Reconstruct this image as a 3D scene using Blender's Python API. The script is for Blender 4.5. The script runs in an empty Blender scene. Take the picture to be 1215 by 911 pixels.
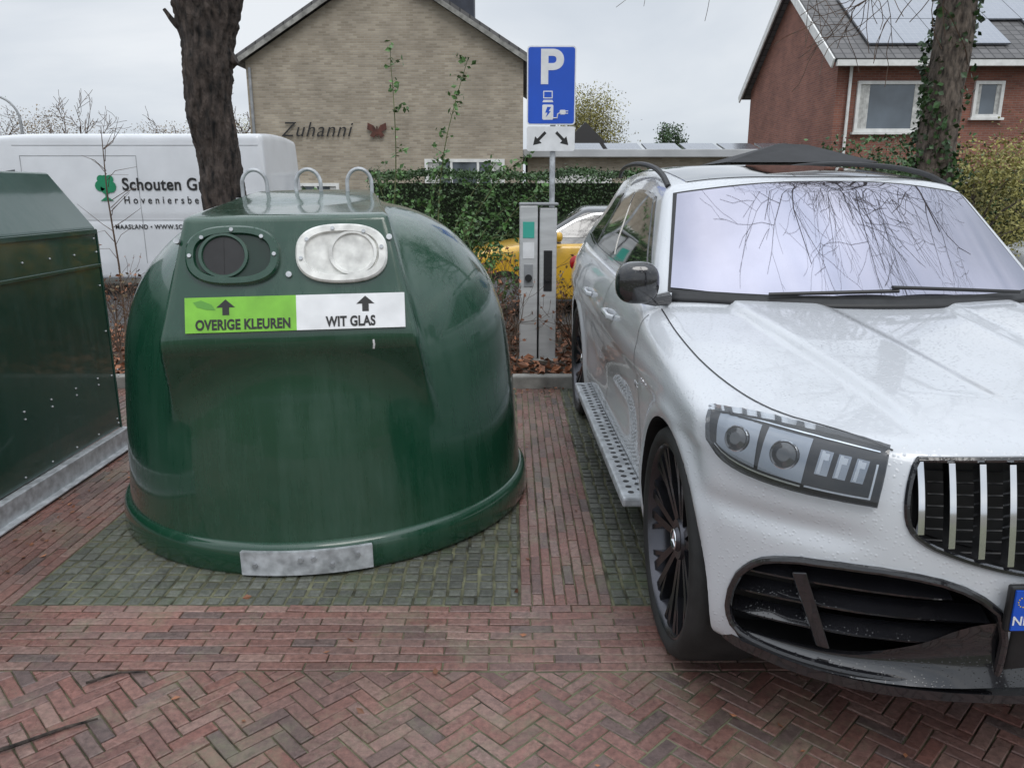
import bpy, bmesh, math, random
import numpy as np
from mathutils import Vector, Matrix, noise as mnoise
from mathutils.bvhtree import BVHTree
random.seed(7); rng=np.random.default_rng(7)
R=math.radians
scene=bpy.context.scene
COL=scene.collection

# ------------------------------------------------------------------ materials
def nn(nt,t,**k):
    n=nt.nodes.new(t)
    for a,b in k.items(): setattr(n,a,b)
    return n
def base(name):
    m=bpy.data.materials.new(name); m.use_nodes=True
    nt=m.node_tree; return m,nt,nt.nodes['Principled BSDF'],nt.links
def ramp(nt,stops):
    r=nn(nt,'ShaderNodeValToRGB'); e=r.color_ramp.elements
    while len(e)<len(stops): e.new(.5)
    for i,(p,c) in enumerate(stops):
        e[i].position=p; e[i].color=(c[0],c[1],c[2],1)
    return r
def mat(name,c,rough=.5,metal=0,vary=.12,scale=6,bump=0,bscale=60,coat=0,spec=.5,stretch=(1,1,1),island=0,rvary=0.0,bdist=.01):
    m,nt,b,L=base(name)
    tc=nn(nt,'ShaderNodeTexCoord'); mp=nn(nt,'ShaderNodeMapping'); mp.inputs['Scale'].default_value=stretch
    L.new(tc.outputs['Object'],mp.inputs['Vector'])
    no=nn(nt,'ShaderNodeTexNoise'); no.inputs['Scale'].default_value=scale; no.inputs['Detail'].default_value=7
    L.new(mp.outputs['Vector'],no.inputs['Vector'])
    lo=tuple(x*(1-vary*1.6) for x in c); hi=tuple(min(1,x*(1+vary*1.3)) for x in c)
    rp=ramp(nt,[(.3,lo),(.7,hi)]); L.new(no.outputs['Fac'],rp.inputs['Fac'])
    out=rp.outputs['Color']
    if island:
        g=nn(nt,'ShaderNodeNewGeometry'); mr=nn(nt,'ShaderNodeMapRange'); mr.inputs[3].default_value=1-island; mr.inputs[4].default_value=1+island
        L.new(g.outputs['Random Per Island'],mr.inputs[0])
        mx=nn(nt,'ShaderNodeVectorMath',operation='SCALE'); L.new(out,mx.inputs[0]); L.new(mr.outputs[0],mx.inputs['Scale']); out=mx.outputs[0]
    L.new(out,b.inputs['Base Color'])
    b.inputs['Roughness'].default_value=rough; b.inputs['Metallic'].default_value=metal
    b.inputs['Coat Weight'].default_value=coat; b.inputs['Coat Roughness'].default_value=.04
    b.inputs['Specular IOR Level'].default_value=spec
    if rvary:
        mr=nn(nt,'ShaderNodeMapRange'); mr.inputs[1].default_value=.3; mr.inputs[2].default_value=.7
        mr.inputs[3].default_value=max(.02,rough-rvary); mr.inputs[4].default_value=min(1,rough+rvary)
        L.new(no.outputs['Fac'],mr.inputs[0]); L.new(mr.outputs[0],b.inputs['Roughness'])
    if bump:
        n2=nn(nt,'ShaderNodeTexNoise'); n2.inputs['Scale'].default_value=bscale; n2.inputs['Detail'].default_value=6; n2.inputs['Roughness'].default_value=.65
        L.new(mp.outputs['Vector'],n2.inputs['Vector'])
        bp=nn(nt,'ShaderNodeBump'); bp.inputs['Strength'].default_value=bump; bp.inputs['Distance'].default_value=bdist
        L.new(n2.outputs['Fac'],bp.inputs['Height']); L.new(bp.outputs['Normal'],b.inputs['Normal'])
    return m
def drops(m,scale=90,strength=.25,thr=.28):
    nt=m.node_tree; b=nt.nodes['Principled BSDF']; L=nt.links
    tc=nn(nt,'ShaderNodeTexCoord'); v=nn(nt,'ShaderNodeTexVoronoi'); v.inputs['Scale'].default_value=scale
    L.new(tc.outputs['Object'],v.inputs['Vector'])
    mr=nn(nt,'ShaderNodeMapRange'); mr.inputs[1].default_value=0; mr.inputs[2].default_value=thr; mr.inputs[3].default_value=1; mr.inputs[4].default_value=0
    L.new(v.outputs['Distance'],mr.inputs[0])
    n=nn(nt,'ShaderNodeTexNoise'); n.inputs['Scale'].default_value=7; L.new(tc.outputs['Object'],n.inputs['Vector'])
    mu=nn(nt,'ShaderNodeMath',operation='MULTIPLY'); L.new(mr.outputs[0],mu.inputs[0]); L.new(n.outputs['Fac'],mu.inputs[1])
    bp=nn(nt,'ShaderNodeBump'); bp.inputs['Strength'].default_value=strength; bp.inputs['Distance'].default_value=.004
    L.new(mu.outputs[0],bp.inputs['Height'])
    L.new(bp.outputs['Normal'],b.inputs['Normal']); L.new(bp.outputs['Normal'],b.inputs['Coat Normal'])
    return m
def brickmat(name,c1,c2,mortar,bw=.22,bh=.065,rough=.85):
    m,nt,b,L=base(name)
    tc=nn(nt,'ShaderNodeTexCoord'); sp=nn(nt,'ShaderNodeSeparateXYZ'); L.new(tc.outputs['Object'],sp.inputs[0])
    ad=nn(nt,'ShaderNodeMath',operation='ADD'); L.new(sp.outputs[0],ad.inputs[0]); L.new(sp.outputs[1],ad.inputs[1])
    cb=nn(nt,'ShaderNodeCombineXYZ'); L.new(ad.outputs[0],cb.inputs[0]); L.new(sp.outputs[2],cb.inputs[1])
    br=nn(nt,'ShaderNodeTexBrick'); br.inputs['Scale'].default_value=1; br.inputs['Brick Width'].default_value=bw; br.inputs['Row Height'].default_value=bh
    br.inputs['Mortar Size'].default_value=.008; br.inputs['Mortar Smooth'].default_value=.2; br.inputs['Bias'].default_value=-.1
    br.inputs['Color1'].default_value=(*c1,1); br.inputs['Color2'].default_value=(*c2,1); br.inputs['Mortar'].default_value=(*mortar,1)
    L.new(cb.outputs[0],br.inputs['Vector'])
    n=nn(nt,'ShaderNodeTexNoise'); n.inputs['Scale'].default_value=1.3; n.inputs['Detail'].default_value=7; L.new(tc.outputs['Object'],n.inputs['Vector'])
    mr=nn(nt,'ShaderNodeMapRange'); mr.inputs[1].default_value=.3; mr.inputs[2].default_value=.7; mr.inputs[3].default_value=.8; mr.inputs[4].default_value=1.15; L.new(n.outputs['Fac'],mr.inputs[0])
    mx=nn(nt,'ShaderNodeVectorMath',operation='SCALE'); L.new(br.outputs['Color'],mx.inputs[0]); L.new(mr.outputs[0],mx.inputs['Scale'])
    L.new(mx.outputs[0],b.inputs['Base Color']); b.inputs['Roughness'].default_value=rough
    bp=nn(nt,'ShaderNodeBump'); bp.inputs['Strength'].default_value=.6; bp.inputs['Distance'].default_value=.01; bp.invert=True
    L.new(br.outputs['Fac'],bp.inputs['Height']); L.new(bp.outputs['Normal'],b.inputs['Normal'])
    return m
def pavemat(name,cols,moss,mossamt=.5,rough=(.25,.6),bump=.5):
    m,nt,b,L=base(name)
    g=nn(nt,'ShaderNodeNewGeometry'); rp=ramp(nt,[(i/(len(cols)-1),c) for i,c in enumerate(cols)]); L.new(g.outputs['Random Per Island'],rp.inputs['Fac'])
    tc=nn(nt,'ShaderNodeTexCoord')
    n=nn(nt,'ShaderNodeTexNoise'); n.inputs['Scale'].default_value=45; n.inputs['Detail'].default_value=8; n.inputs['Roughness'].default_value=.8; L.new(tc.outputs['Object'],n.inputs['Vector'])
    mr=nn(nt,'ShaderNodeMapRange'); mr.inputs[1].default_value=.3; mr.inputs[2].default_value=.7; mr.inputs[3].default_value=.42; mr.inputs[4].default_value=1.55; L.new(n.outputs['Fac'],mr.inputs[0])
    nb=nn(nt,'ShaderNodeTexNoise'); nb.inputs['Scale'].default_value=.9; nb.inputs['Detail'].default_value=5; L.new(tc.outputs['Object'],nb.inputs['Vector'])
    mb=nn(nt,'ShaderNodeMapRange'); mb.inputs[1].default_value=.3; mb.inputs[2].default_value=.7; mb.inputs[3].default_value=.66; mb.inputs[4].default_value=1.25; L.new(nb.outputs['Fac'],mb.inputs[0])
    mm=nn(nt,'ShaderNodeMath',operation='MULTIPLY'); L.new(mr.outputs[0],mm.inputs[0]); L.new(mb.outputs[0],mm.inputs[1])
    sc=nn(nt,'ShaderNodeVectorMath',operation='SCALE'); L.new(rp.outputs['Color'],sc.inputs[0]); L.new(mm.outputs[0],sc.inputs['Scale'])
    n2=nn(nt,'ShaderNodeTexNoise'); n2.inputs['Scale'].default_value=1.9; n2.inputs['Detail'].default_value=12; n2.inputs['Roughness'].default_value=.85; L.new(tc.outputs['Object'],n2.inputs['Vector'])
    m2=nn(nt,'ShaderNodeMapRange'); m2.inputs[1].default_value=.50; m2.inputs[2].default_value=.62; m2.inputs[3].default_value=0; m2.inputs[4].default_value=mossamt; L.new(n2.outputs['Fac'],m2.inputs[0])
    mx=nn(nt,'ShaderNodeMix',data_type='RGBA'); L.new(m2.outputs[0],mx.inputs[0]); L.new(sc.outputs[0],mx.inputs[6]); mx.inputs[7].default_value=(*moss,1)
    L.new(mx.outputs[2],b.inputs['Base Color'])
    n3=nn(nt,'ShaderNodeTexNoise'); n3.inputs['Scale'].default_value=3.1; n3.inputs['Detail'].default_value=5; L.new(tc.outputs['Object'],n3.inputs['Vector'])
    m3=nn(nt,'ShaderNodeMapRange'); m3.inputs[1].default_value=.35; m3.inputs[2].default_value=.65; m3.inputs[3].default_value=rough[0]; m3.inputs[4].default_value=rough[1]; L.new(n3.outputs['Fac'],m3.inputs[0])
    L.new(m3.outputs[0],b.inputs['Roughness'])
    bp=nn(nt,'ShaderNodeBump'); bp.inputs['Strength'].default_value=bump; bp.inputs['Distance'].default_value=.005
    L.new(n.outputs['Fac'],bp.inputs['Height']); L.new(bp.outputs['Normal'],b.inputs['Normal'])
    return m
def clearmat():
    m,nt,b,L=base('clear_lamp_cover'); out=nt.nodes['Material Output']
    tr=nn(nt,'ShaderNodeBsdfTransparent'); tr.inputs[0].default_value=(.93,.95,.97,1); gl=nn(nt,'ShaderNodeBsdfGlossy'); gl.inputs['Roughness'].default_value=.02
    lw=nn(nt,'ShaderNodeLayerWeight'); lw.inputs['Blend'].default_value=.3; mr=nn(nt,'ShaderNodeMapRange'); mr.inputs[3].default_value=.05; mr.inputs[4].default_value=.9; L.new(lw.outputs['Fresnel'],mr.inputs[0])
    mx=nn(nt,'ShaderNodeMixShader'); L.new(mr.outputs[0],mx.inputs[0]); L.new(tr.outputs[0],mx.inputs[1]); L.new(gl.outputs[0],mx.inputs[2]); L.new(mx.outputs[0],out.inputs['Surface'])
    return m

M={}
M['brick_pave']=pavemat('brick_paver',[(.165,.083,.070),(.235,.125,.104),(.175,.105,.093),(.25,.155,.13),(.12,.086,.08),(.21,.098,.08),(.19,.112,.096)],(.20,.19,.125),.55,(.14,.45))
M['green_pave']=pavemat('mossy_block',[(.095,.10,.084),(.13,.135,.115),(.078,.082,.07),(.115,.12,.10)],(.07,.095,.04),.75,(.35,.75),.8)
M['joint']=mat('sandy_joint',(.125,.125,.075),.9,vary=.5,scale=9,bump=.8,bscale=120)
M['ground']=mat('far_ground',(.12,.11,.085),.9,vary=.4,scale=.8,bump=.5)
M['asphalt']=mat('asphalt',(.06,.058,.058),.7,vary=.2,scale=3,bump=.6,bscale=200)
M['soil']=mat('soil',(.05,.036,.024),.95,vary=.5,scale=8,bump=1,bscale=50)
M['kerb']=mat('kerb_concrete',(.26,.255,.235),.8,vary=.35,scale=5,bump=.5,bscale=90)
M['leaf_brown']=mat('dead_leaf',(.24,.10,.05),.6,vary=.4,scale=3,island=.6)
M['leaf_hedge']=mat('hedge_leaf',(.05,.10,.033),.5,vary=.4,scale=1.6,island=.55)
M['leaf_rose']=mat('rose_leaf',(.085,.18,.05),.5,vary=.3,scale=3,island=.5)
M['leaf_ivy']=mat('ivy_leaf',(.035,.08,.024),.4,vary=.4,scale=3,island=.5)
M['leaf_yellow']=mat('yellow_leaf',(.26,.24,.07),.6,vary=.3,scale=1,island=.45)
M['leaf_tan']=mat('tan_leaf',(.22,.16,.09),.7,vary=.3,scale=1,island=.4)
M['bark']=mat('dark_bark',(.058,.044,.037),.85,vary=.6,scale=26,bump=1,bscale=30,stretch=(1,1,.3),bdist=.05)
M['bark2']=mat('grey_bark',(.13,.105,.085),.9,vary=.5,scale=26,bump=1,bscale=30,stretch=(1,1,.35),bdist=.04)
M['twig']=mat('twig_bark',(.10,.065,.045),.8,vary=.3,scale=5)
M['stem']=mat('green_stem',(.10,.12,.04),.6,vary=.3,scale=5)
M['galv']=mat('galvanised_steel',(.46,.48,.50),.45,metal=.35,vary=.22,scale=22,rvary=.12)
M['steel_flat']=mat('brushed_steel',(.56,.57,.57),.4,metal=.3,vary=.08,scale=4,stretch=(1,1,6))
M['white_plastic']=mat('white_plastic',(.70,.70,.67),.5,vary=.2,scale=16)
M['white_paint']=mat('white_van_paint',(.68,.70,.73),.3,vary=.05,scale=2,coat=.5)
M['white_frame']=mat('white_frame',(.7,.7,.68),.5,vary=.08)
M['black_gloss']=drops(mat('black_gloss',(.010,.010,.012),.12,vary=.2,coat=1),110,.3)
M['black_matt']=mat('black_plastic',(.013,.013,.014),.5,vary=.2,scale=20)
M['tyre']=mat('tyre_rubber',(.018,.018,.018),.7,vary=.3,scale=10,bump=.2,bscale=120)
M['rim']=mat('dark_rim',(.085,.085,.095),.25,metal=.9,vary=.1,scale=10)
M['chrome']=mat('chrome',(.85,.86,.88),.08,metal=1,vary=.03)
M['glass_dark']=mat('dark_glass',(.012,.014,.016),.04,vary=.1,coat=1,spec=1)
M['glass_screen']=mat('coated_windscreen_glass',(.40,.395,.47),.02,metal=.92,vary=.16,scale=1.0)
M['glass_house']=mat('house_glass',(.10,.12,.14),.08,vary=.3,scale=.8,spec=1,metal=.3)
M['black_paint']=mat('black_letter_paint',(.015,.015,.015),.5,vary=.05)
M['blue_sign']=mat('blue_sign',(.012,.085,.52),.35,vary=.06,scale=3)
M['white_sign']=mat('white_sign',(.74,.75,.76),.35,vary=.07,scale=9)
M['lime']=mat('lime_sign',(.20,.50,.045),.35,vary=.12,scale=9)
M['lime2']=mat('leaf_green',(.10,.30,.04),.35,vary=.05)
M['logo_green']=mat('logo_green',(.01,.22,.10),.4,vary=.1)
M['teal']=mat('teal_sticker',(.05,.38,.30),.4,vary=.05)
M['yellow']=mat('yellow_paint',(.72,.42,.03),.3,vary=.1,coat=1)
M['grey_paint']=mat('dark_grey_paint',(.06,.065,.07),.25,vary=.1,coat=1)
M['plate_yellow']=mat('plate_yellow',(.8,.55,.03),.35,vary=.05)
M['slate']=mat('slate_cladding',(.03,.035,.05),.6,vary=.2,scale=4)
M['zinc']=mat('zinc',(.3,.31,.32),.5,metal=.4,vary=.15)
M['roofw']=mat('light_flat_roof',(.42,.43,.44),.6,vary=.15,scale=1)
M['black_canvas']=mat('black_canvas',(.012,.012,.014),.7,vary=.3,scale=3)
M['lens_silver']=mat('lamp_reflector',(.75,.78,.82),.12,metal=1,vary=.05)
M['lens_grey']=mat('lamp_bezel',(.30,.32,.35),.15,metal=1,vary=.08,scale=5)
M['lens_dark']=mat('lamp_dark',(.02,.021,.024),.12,metal=.3,vary=.1,scale=14)
M['lens_white']=mat('lamp_white',(.72,.76,.82),.2,vary=.04,coat=1)
M['curtain']=mat('curtain',(.5,.5,.48),.9,vary=.2,scale=8)
M['clear']=clearmat()
M['wall_tan']=brickmat('tan_brick_wall',(.39,.335,.26),(.265,.222,.165),(.34,.31,.26))
M['wall_red']=brickmat('red_brick_wall',(.27,.105,.072),(.19,.07,.052),(.23,.165,.135))
M['carwhite']=drops(mat('wet_white_car_paint',(.56,.58,.61),.30,vary=.05,scale=1.5,coat=1,spec=.5),75,.5,.34)

def tilemat(name,c):
    m,nt,b,L=base(name)
    tc=nn(nt,'ShaderNodeTexCoord')
    mp=nn(nt,'ShaderNodeMapping'); L.new(tc.outputs['Object'],mp.inputs[0])
    br=nn(nt,'ShaderNodeTexBrick'); br.offset=0; br.inputs['Scale'].default_value=1; br.inputs['Brick Width'].default_value=.28; br.inputs['Row Height'].default_value=.3
    br.inputs['Mortar Size'].default_value=.02
    br.inputs['Color1'].default_value=(*c,1); br.inputs['Color2'].default_value=(*[x*.65 for x in c],1); br.inputs['Mortar'].default_value=(*[x*.3 for x in c],1)
    L.new(mp.outputs[0],br.inputs['Vector']); L.new(br.outputs['Color'],b.inputs['Base Color'])
    bp=nn(nt,'ShaderNodeBump'); bp.inputs['Strength'].default_value=.8; bp.inputs['Distance'].default_value=.05; bp.invert=True; L.new(br.outputs['Fac'],bp.inputs['Height']); L.new(bp.outputs['Normal'],b.inputs['Normal'])
    b.inputs['Roughness'].default_value=.6
    return m
M['tiles']=tilemat('grey_roof_tiles',(.13,.125,.125))
def panelmat():
    m,nt,b,L=base('solar_panel')
    tc=nn(nt,'ShaderNodeTexCoord'); br=nn(nt,'ShaderNodeTexBrick'); br.offset=0
    br.inputs['Scale'].default_value=1; br.inputs['Brick Width'].default_value=.17; br.inputs['Row Height'].default_value=.17; br.inputs['Mortar Size'].default_value=.004
    br.inputs['Color1'].default_value=(.26,.28,.32,1); br.inputs['Color2'].default_value=(.28,.30,.34,1); br.inputs['Mortar'].default_value=(.38,.39,.41,1)
    L.new(tc.outputs['Object'],br.inputs['Vector']); L.new(br.outputs['Color'],b.inputs['Base Color']); b.inputs['Roughness'].default_value=.18; b.inputs['Metallic'].default_value=.6
    return m
M['solar']=panelmat()
def greenpaint(name,c,dust=.35,rough=.2,streak=(9,9,.7)):
    m,nt,b,L=base(name)
    tc=nn(nt,'ShaderNodeTexCoord'); mp=nn(nt,'ShaderNodeMapping'); mp.inputs['Scale'].default_value=streak; L.new(tc.outputs['Object'],mp.inputs[0])
    n=nn(nt,'ShaderNodeTexNoise'); n.inputs['Scale'].default_value=1.6; n.inputs['Detail'].default_value=9; n.inputs['Roughness'].default_value=.7; L.new(mp.outputs[0],n.inputs['Vector'])
    n2=nn(nt,'ShaderNodeTexNoise'); n2.inputs['Scale'].default_value=2.5; n2.inputs['Detail'].default_value=8; L.new(tc.outputs['Object'],n2.inputs['Vector'])
    mu=nn(nt,'ShaderNodeMath',operation='MULTIPLY'); L.new(n.outputs['Fac'],mu.inputs[0]); L.new(n2.outputs['Fac'],mu.inputs[1])
    mr=nn(nt,'ShaderNodeMapRange'); mr.inputs[1].default_value=.2; mr.inputs[2].default_value=.42; mr.inputs[3].default_value=0; mr.inputs[4].default_value=dust; L.new(mu.outputs[0],mr.inputs[0])
    mx=nn(nt,'ShaderNodeMix',data_type='RGBA'); L.new(mr.outputs[0],mx.inputs[0]); mx.inputs[6].default_value=(*c,1); mx.inputs[7].default_value=(c[0]*2+.03,c[1]*1.6+.03,c[2]*1.8+.03,1)
    L.new(mx.outputs[2],b.inputs['Base Color'])
    m3=nn(nt,'ShaderNodeMapRange'); m3.inputs[1].default_value=0; m3.inputs[2].default_value=dust; m3.inputs[3].default_value=rough; m3.inputs[4].default_value=rough+.3; L.new(mr.outputs[0],m3.inputs[0]); L.new(m3.outputs[0],b.inputs['Roughness'])
    n4=nn(nt,'ShaderNodeTexNoise'); n4.inputs['Scale'].default_value=3.0; n4.inputs['Detail'].default_value=3; L.new(tc.outputs['Object'],n4.inputs['Vector'])
    bp=nn(nt,'ShaderNodeBump'); bp.inputs['Strength'].default_value=.25; bp.inputs['Distance'].default_value=.02; L.new(n4.outputs['Fac'],bp.inputs['Height']); L.new(bp.outputs['Normal'],b.inputs['Normal'])
    b.inputs['Coat Weight'].default_value=.8; b.inputs['Coat Roughness'].default_value=.06
    return m
M['green']=greenpaint('green_polyester',(.007,.047,.024),.3,.2)
M['green_steel']=greenpaint('green_steel',(.008,.044,.030),.25,.28)
M['green_dark']=mat('dark_green_plastic',(.005,.022,.014),.35,vary=.2)

# ------------------------------------------------------------------ object helpers
def thing(name,label,cat,loc=(0,0,0),rot=(0,0,0),group=None):
    e=bpy.data.objects.new(name,None); COL.objects.link(e); e.location=loc; e.rotation_euler=rot; e.empty_display_size=.2
    e['label']=label; e['category']=cat
    if group: e['group']=group
    return e
def mesh_obj(name,v,f,mats,parent=None,fm=None,smooth=False,loc=None,rot=None,sharp=None):
    me=bpy.data.meshes.new(name)
    me.from_pydata([tuple(map(float,p)) for p in v],[],[tuple(int(i) for i in q) for q in f])
    if not isinstance(mats,(list,tuple)): mats=[mats]
    for m in mats: me.materials.append(m)
    if fm is not None: me.polygons.foreach_set('material_index',np.array(fm,dtype=np.int32))
    if smooth:
        me.polygons.foreach_set('use_smooth',np.ones(len(me.polygons),dtype=bool))
        if sharp: me.set_sharp_from_angle(angle=R(sharp))
    me.update()
    o=bpy.data.objects.new(name,me); COL.objects.link(o)
    if parent: o.parent=parent
    if loc: o.location=loc
    if rot: o.rotation_euler=rot
    return o
class G:
    def __init__(s): s.v=[];s.f=[];s.m=[]
    def add(s,v,f,mi=0):
        n=len(s.v); s.v+= [tuple(p) for p in v]; s.f+=[tuple(i+n for i in q) for q in f]; s.m+=[mi]*len(f)
    def box(s,c,d,mi=0,rot=None):
        h=[x/2 for x in d]; vs=[Vector((sx*h[0],sy*h[1],sz*h[2])) for sx in(-1,1) for sy in(-1,1) for sz in(-1,1)]
        if rot is not None: vs=[rot@p for p in vs]
        vs=[p+Vector(c) for p in vs]
        s.add(vs,[(0,1,3,2),(4,6,7,5),(0,4,5,1),(2,3,7,6),(0,2,6,4),(1,5,7,3)],mi)
    def tube(s,path,r,n=8,mi=0,cap=True,flat=1.0):
        path=[Vector(p) for p in path]; k=len(path)
        rr=r if isinstance(r,(list,tuple)) else [r]*k
        vs=[];fs=[];up=None
        for i,p in enumerate(path):
            t=(path[min(i+1,k-1)]-path[max(i-1,0)])
            t=t.normalized() if t.length>1e-9 else Vector((0,0,1))
            if up is None: up=Vector((0,0,1)) if abs(t.z)<.9 else Vector((1,0,0))
            a=t.cross(up).normalized(); b=a.cross(t).normalized(); up=b
            for j in range(n):
                an=2*math.pi*j/n; vs.append(p+a*math.cos(an)*rr[i]+b*math.sin(an)*rr[i]*flat)
        for i in range(k-1):
            for j in range(n):
                fs.append((i*n+j,i*n+(j+1)%n,(i+1)*n+(j+1)%n,(i+1)*n+j))
        if cap: fs.append(tuple(range(n))[::-1]); fs.append(tuple((k-1)*n+j for j in range(n)))
        s.add(vs,fs,mi)
    def cyl(s,a,b,r,n=16,mi=0): s.tube([a,b],r,n,mi)
    def prism(s,poly,d,mi=0,frame=None):
        n=len(poly); vs=[(p[0],p[1],0) for p in poly]+[(p[0],p[1],d) for p in poly]
        if frame: vs=[frame(p) for p in vs]
        fs=[tuple(range(n))[::-1],tuple(n+i for i in range(n))]+[(i,(i+1)%n,n+(i+1)%n,n+i) for i in range(n)]
        s.add(vs,fs,mi)
    def lathe(s,prof,n=48,mi=0,axis='x'):
        vs=[];fs=[];k=len(prof)
        for (x,r) in prof:
            for j in range(n):
                a=2*math.pi*j/n
                vs.append((x,r*math.cos(a),r*math.sin(a)) if axis=='x' else (r*math.cos(a),r*math.sin(a),x))
        for i in range(k-1):
            for j in range(n): fs.append((i*n+j,i*n+(j+1)%n,(i+1)*n+(j+1)%n,(i+1)*n+j))
        s.add(vs,fs,mi)
    def sphere(s,c,r,mi=0,n=10,sc=(1,1,1),e=1.0):
        vs=[];fs=[]
        pw=lambda t: math.copysign(abs(t)**e,t)
        for i in range(n+1):
            ph=math.pi*i/n
            for j in range(2*n):
                th=math.pi*j/n; vs.append((c[0]+sc[0]*r*pw(math.sin(ph))*pw(math.cos(th)),c[1]+sc[1]*r*pw(math.sin(ph))*pw(math.sin(th)),c[2]+sc[2]*r*pw(math.cos(ph))))
        for i in range(n):
            for j in range(2*n): fs.append((i*2*n+j,(i+1)*2*n+j,(i+1)*2*n+(j+1)%(2*n),i*2*n+(j+1)%(2*n)))
        s.add(vs,fs,mi)
    def obj(s,name,mats,parent=None,bevel=0,smooth=False,sharp=35,**k):
        o=mesh_obj(name,s.v,s.f,mats,parent,s.m,smooth,sharp=sharp,**k)
        if bevel:
            b=o.modifiers.new('bevel','BEVEL'); b.width=bevel; b.segments=2; b.limit_method='ANGLE'
        return o
def text(name,body,size,mat_,parent,loc,rot=(0,0,0),align='LEFT',extrude=.001,offset=0,space=1,sx=1,shear=0):
    c=bpy.data.curves.new(name,'FONT'); c.body=body; c.size=size; c.extrude=extrude; c.offset=offset; c.align_x=align; c.space_character=space; c.shear=shear
    t=bpy.data.objects.new('tmp',c); COL.objects.link(t)
    dg=bpy.context.evaluated_depsgraph_get(); me=bpy.data.meshes.new_from_object(t.evaluated_get(dg)); me.materials.clear(); me.materials.append(mat_)
    bpy.data.objects.remove(t)
    o=bpy.data.objects.new(name,me); COL.objects.link(o); o.parent=parent; o.location=loc; o.rotation_euler=rot; o.scale=(sx,1,1)
    return o
def leafquads(P,size,aspect=.6,flat=0.0,rs=None):
    n=len(P); rs=rs or rng
    a=rs.normal(size=(n,3)); a[:,2]*=(1-flat); a/=np.linalg.norm(a,axis=1)[:,None]
    b=rs.normal(size=(n,3)); b[:,2]*=(1-flat); b-= (a*b).sum(1)[:,None]*a; b/=np.linalg.norm(b,axis=1)[:,None]
    s=size*rs.uniform(.6,1.3,size=n)[:,None]
    c=np.cross(a,b)
    v=np.stack([P-a*s*.5, P+b*s*.5*aspect+c*s*.08, P+a*s*.5, P-b*s*.5*aspect+c*s*.08],1).reshape(-1,3)
    f=np.arange(4*n).reshape(-1,4)
    return v,f
def leaf_obj(name,P,size,mat_,parent=None,aspect=.6,flat=0.0):
    v,f=leafquads(np.array(P,dtype=float),size,aspect,flat)
    return mesh_obj(name,v,f,mat_,parent)

# ------------------------------------------------------------------ field meshes
def smax(a,b,k):
    h=np.clip(.5+.5*(a-b)/k,0,1); return b*(1-h)+a*h+k*h*(1-h)
def curve(pts,sm=.03):
    xs=np.array([p[0] for p in pts],float); ys=np.array([p[1] for p in pts],float)
    X=np.linspace(xs[0]-.3,xs[-1]+.3,1500)
    def ext(x):
        y=np.interp(x,xs,ys)
        y=np.where(x<xs[0],ys[0]+(x-xs[0])*(ys[1]-ys[0])/(xs[1]-xs[0]),y)
        return np.where(x>xs[-1],ys[-1]+(x-xs[-1])*(ys[-1]-ys[-2])/(xs[-1]-xs[-2]),y)
    w=max(1,int(sm*(xs[-1]-xs[0])/(X[1]-X[0])*3)); K=np.hanning(2*w+3); K/=K.sum()
    dx=X[1]-X[0]; XX=X[0]+dx*np.arange(-(w+1),1500+w+1)
    Y=np.convolve(ext(XX),K,'valid')
    return lambda x: np.interp(x,X,Y)
def field_mesh(f,lo,hi,clo,chi,res):
    lo,hi,clo,chi=map(lambda t:np.array(t,float),(lo,hi,clo,chi))
    n=np.maximum(2,np.round((hi-lo)/res).astype(int)); idx={}; pts=[]; faces=[]
    def g(i,j,k):
        t=(i,j,k)
        if t not in idx: idx[t]=len(pts); pts.append(t)
        return idx[t]
    for ax in range(3):
        u,w=(ax+1)%3,(ax+2)%3
        for side in(0,1):
            for a in range(n[u]):
                for b in range(n[w]):
                    q=[]
                    for da,db in((0,0),(1,0),(1,1),(0,1)):
                        c=[0,0,0]; c[ax]=int(n[ax])*side; c[u]=a+da; c[w]=b+db; q.append(g(*c))
                    faces.append(q if side else q[::-1])
    T=np.array(pts,float)/n; P=lo+T*(hi-lo); Q=clo+T*(chi-clo)
    a=np.zeros(len(P)); b=np.ones(len(P))
    for _ in range(26):
        m=(a+b)/2; X=Q+(P-Q)*m[:,None]; s=f(X)<0; a=np.where(s,m,a); b=np.where(s,b,m)
    X=Q+(P-Q)*((a+b)/2)[:,None]
    return X,faces
def bvh_of(v,f): return BVHTree.FromPolygons([Vector(p) for p in v],f)
def resample(pts,n):
    P=np.array(pts,float); d=np.r_[0,np.cumsum(np.linalg.norm(np.diff(P,axis=0),axis=1))]; t=np.linspace(0,d[-1],n)
    return np.stack([np.interp(t,d,P[:,i]) for i in range(P.shape[1])],1)
def smoothline(pts,n,it=3):
    P=np.array(pts,float)
    for _ in range(it):
        Q=[P[0]]
        for i in range(len(P)-1): Q+= [P[i]*.75+P[i+1]*.25,P[i]*.25+P[i+1]*.75]
        Q.append(P[-1]); P=np.array(Q)
    return resample(P,n)
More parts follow.
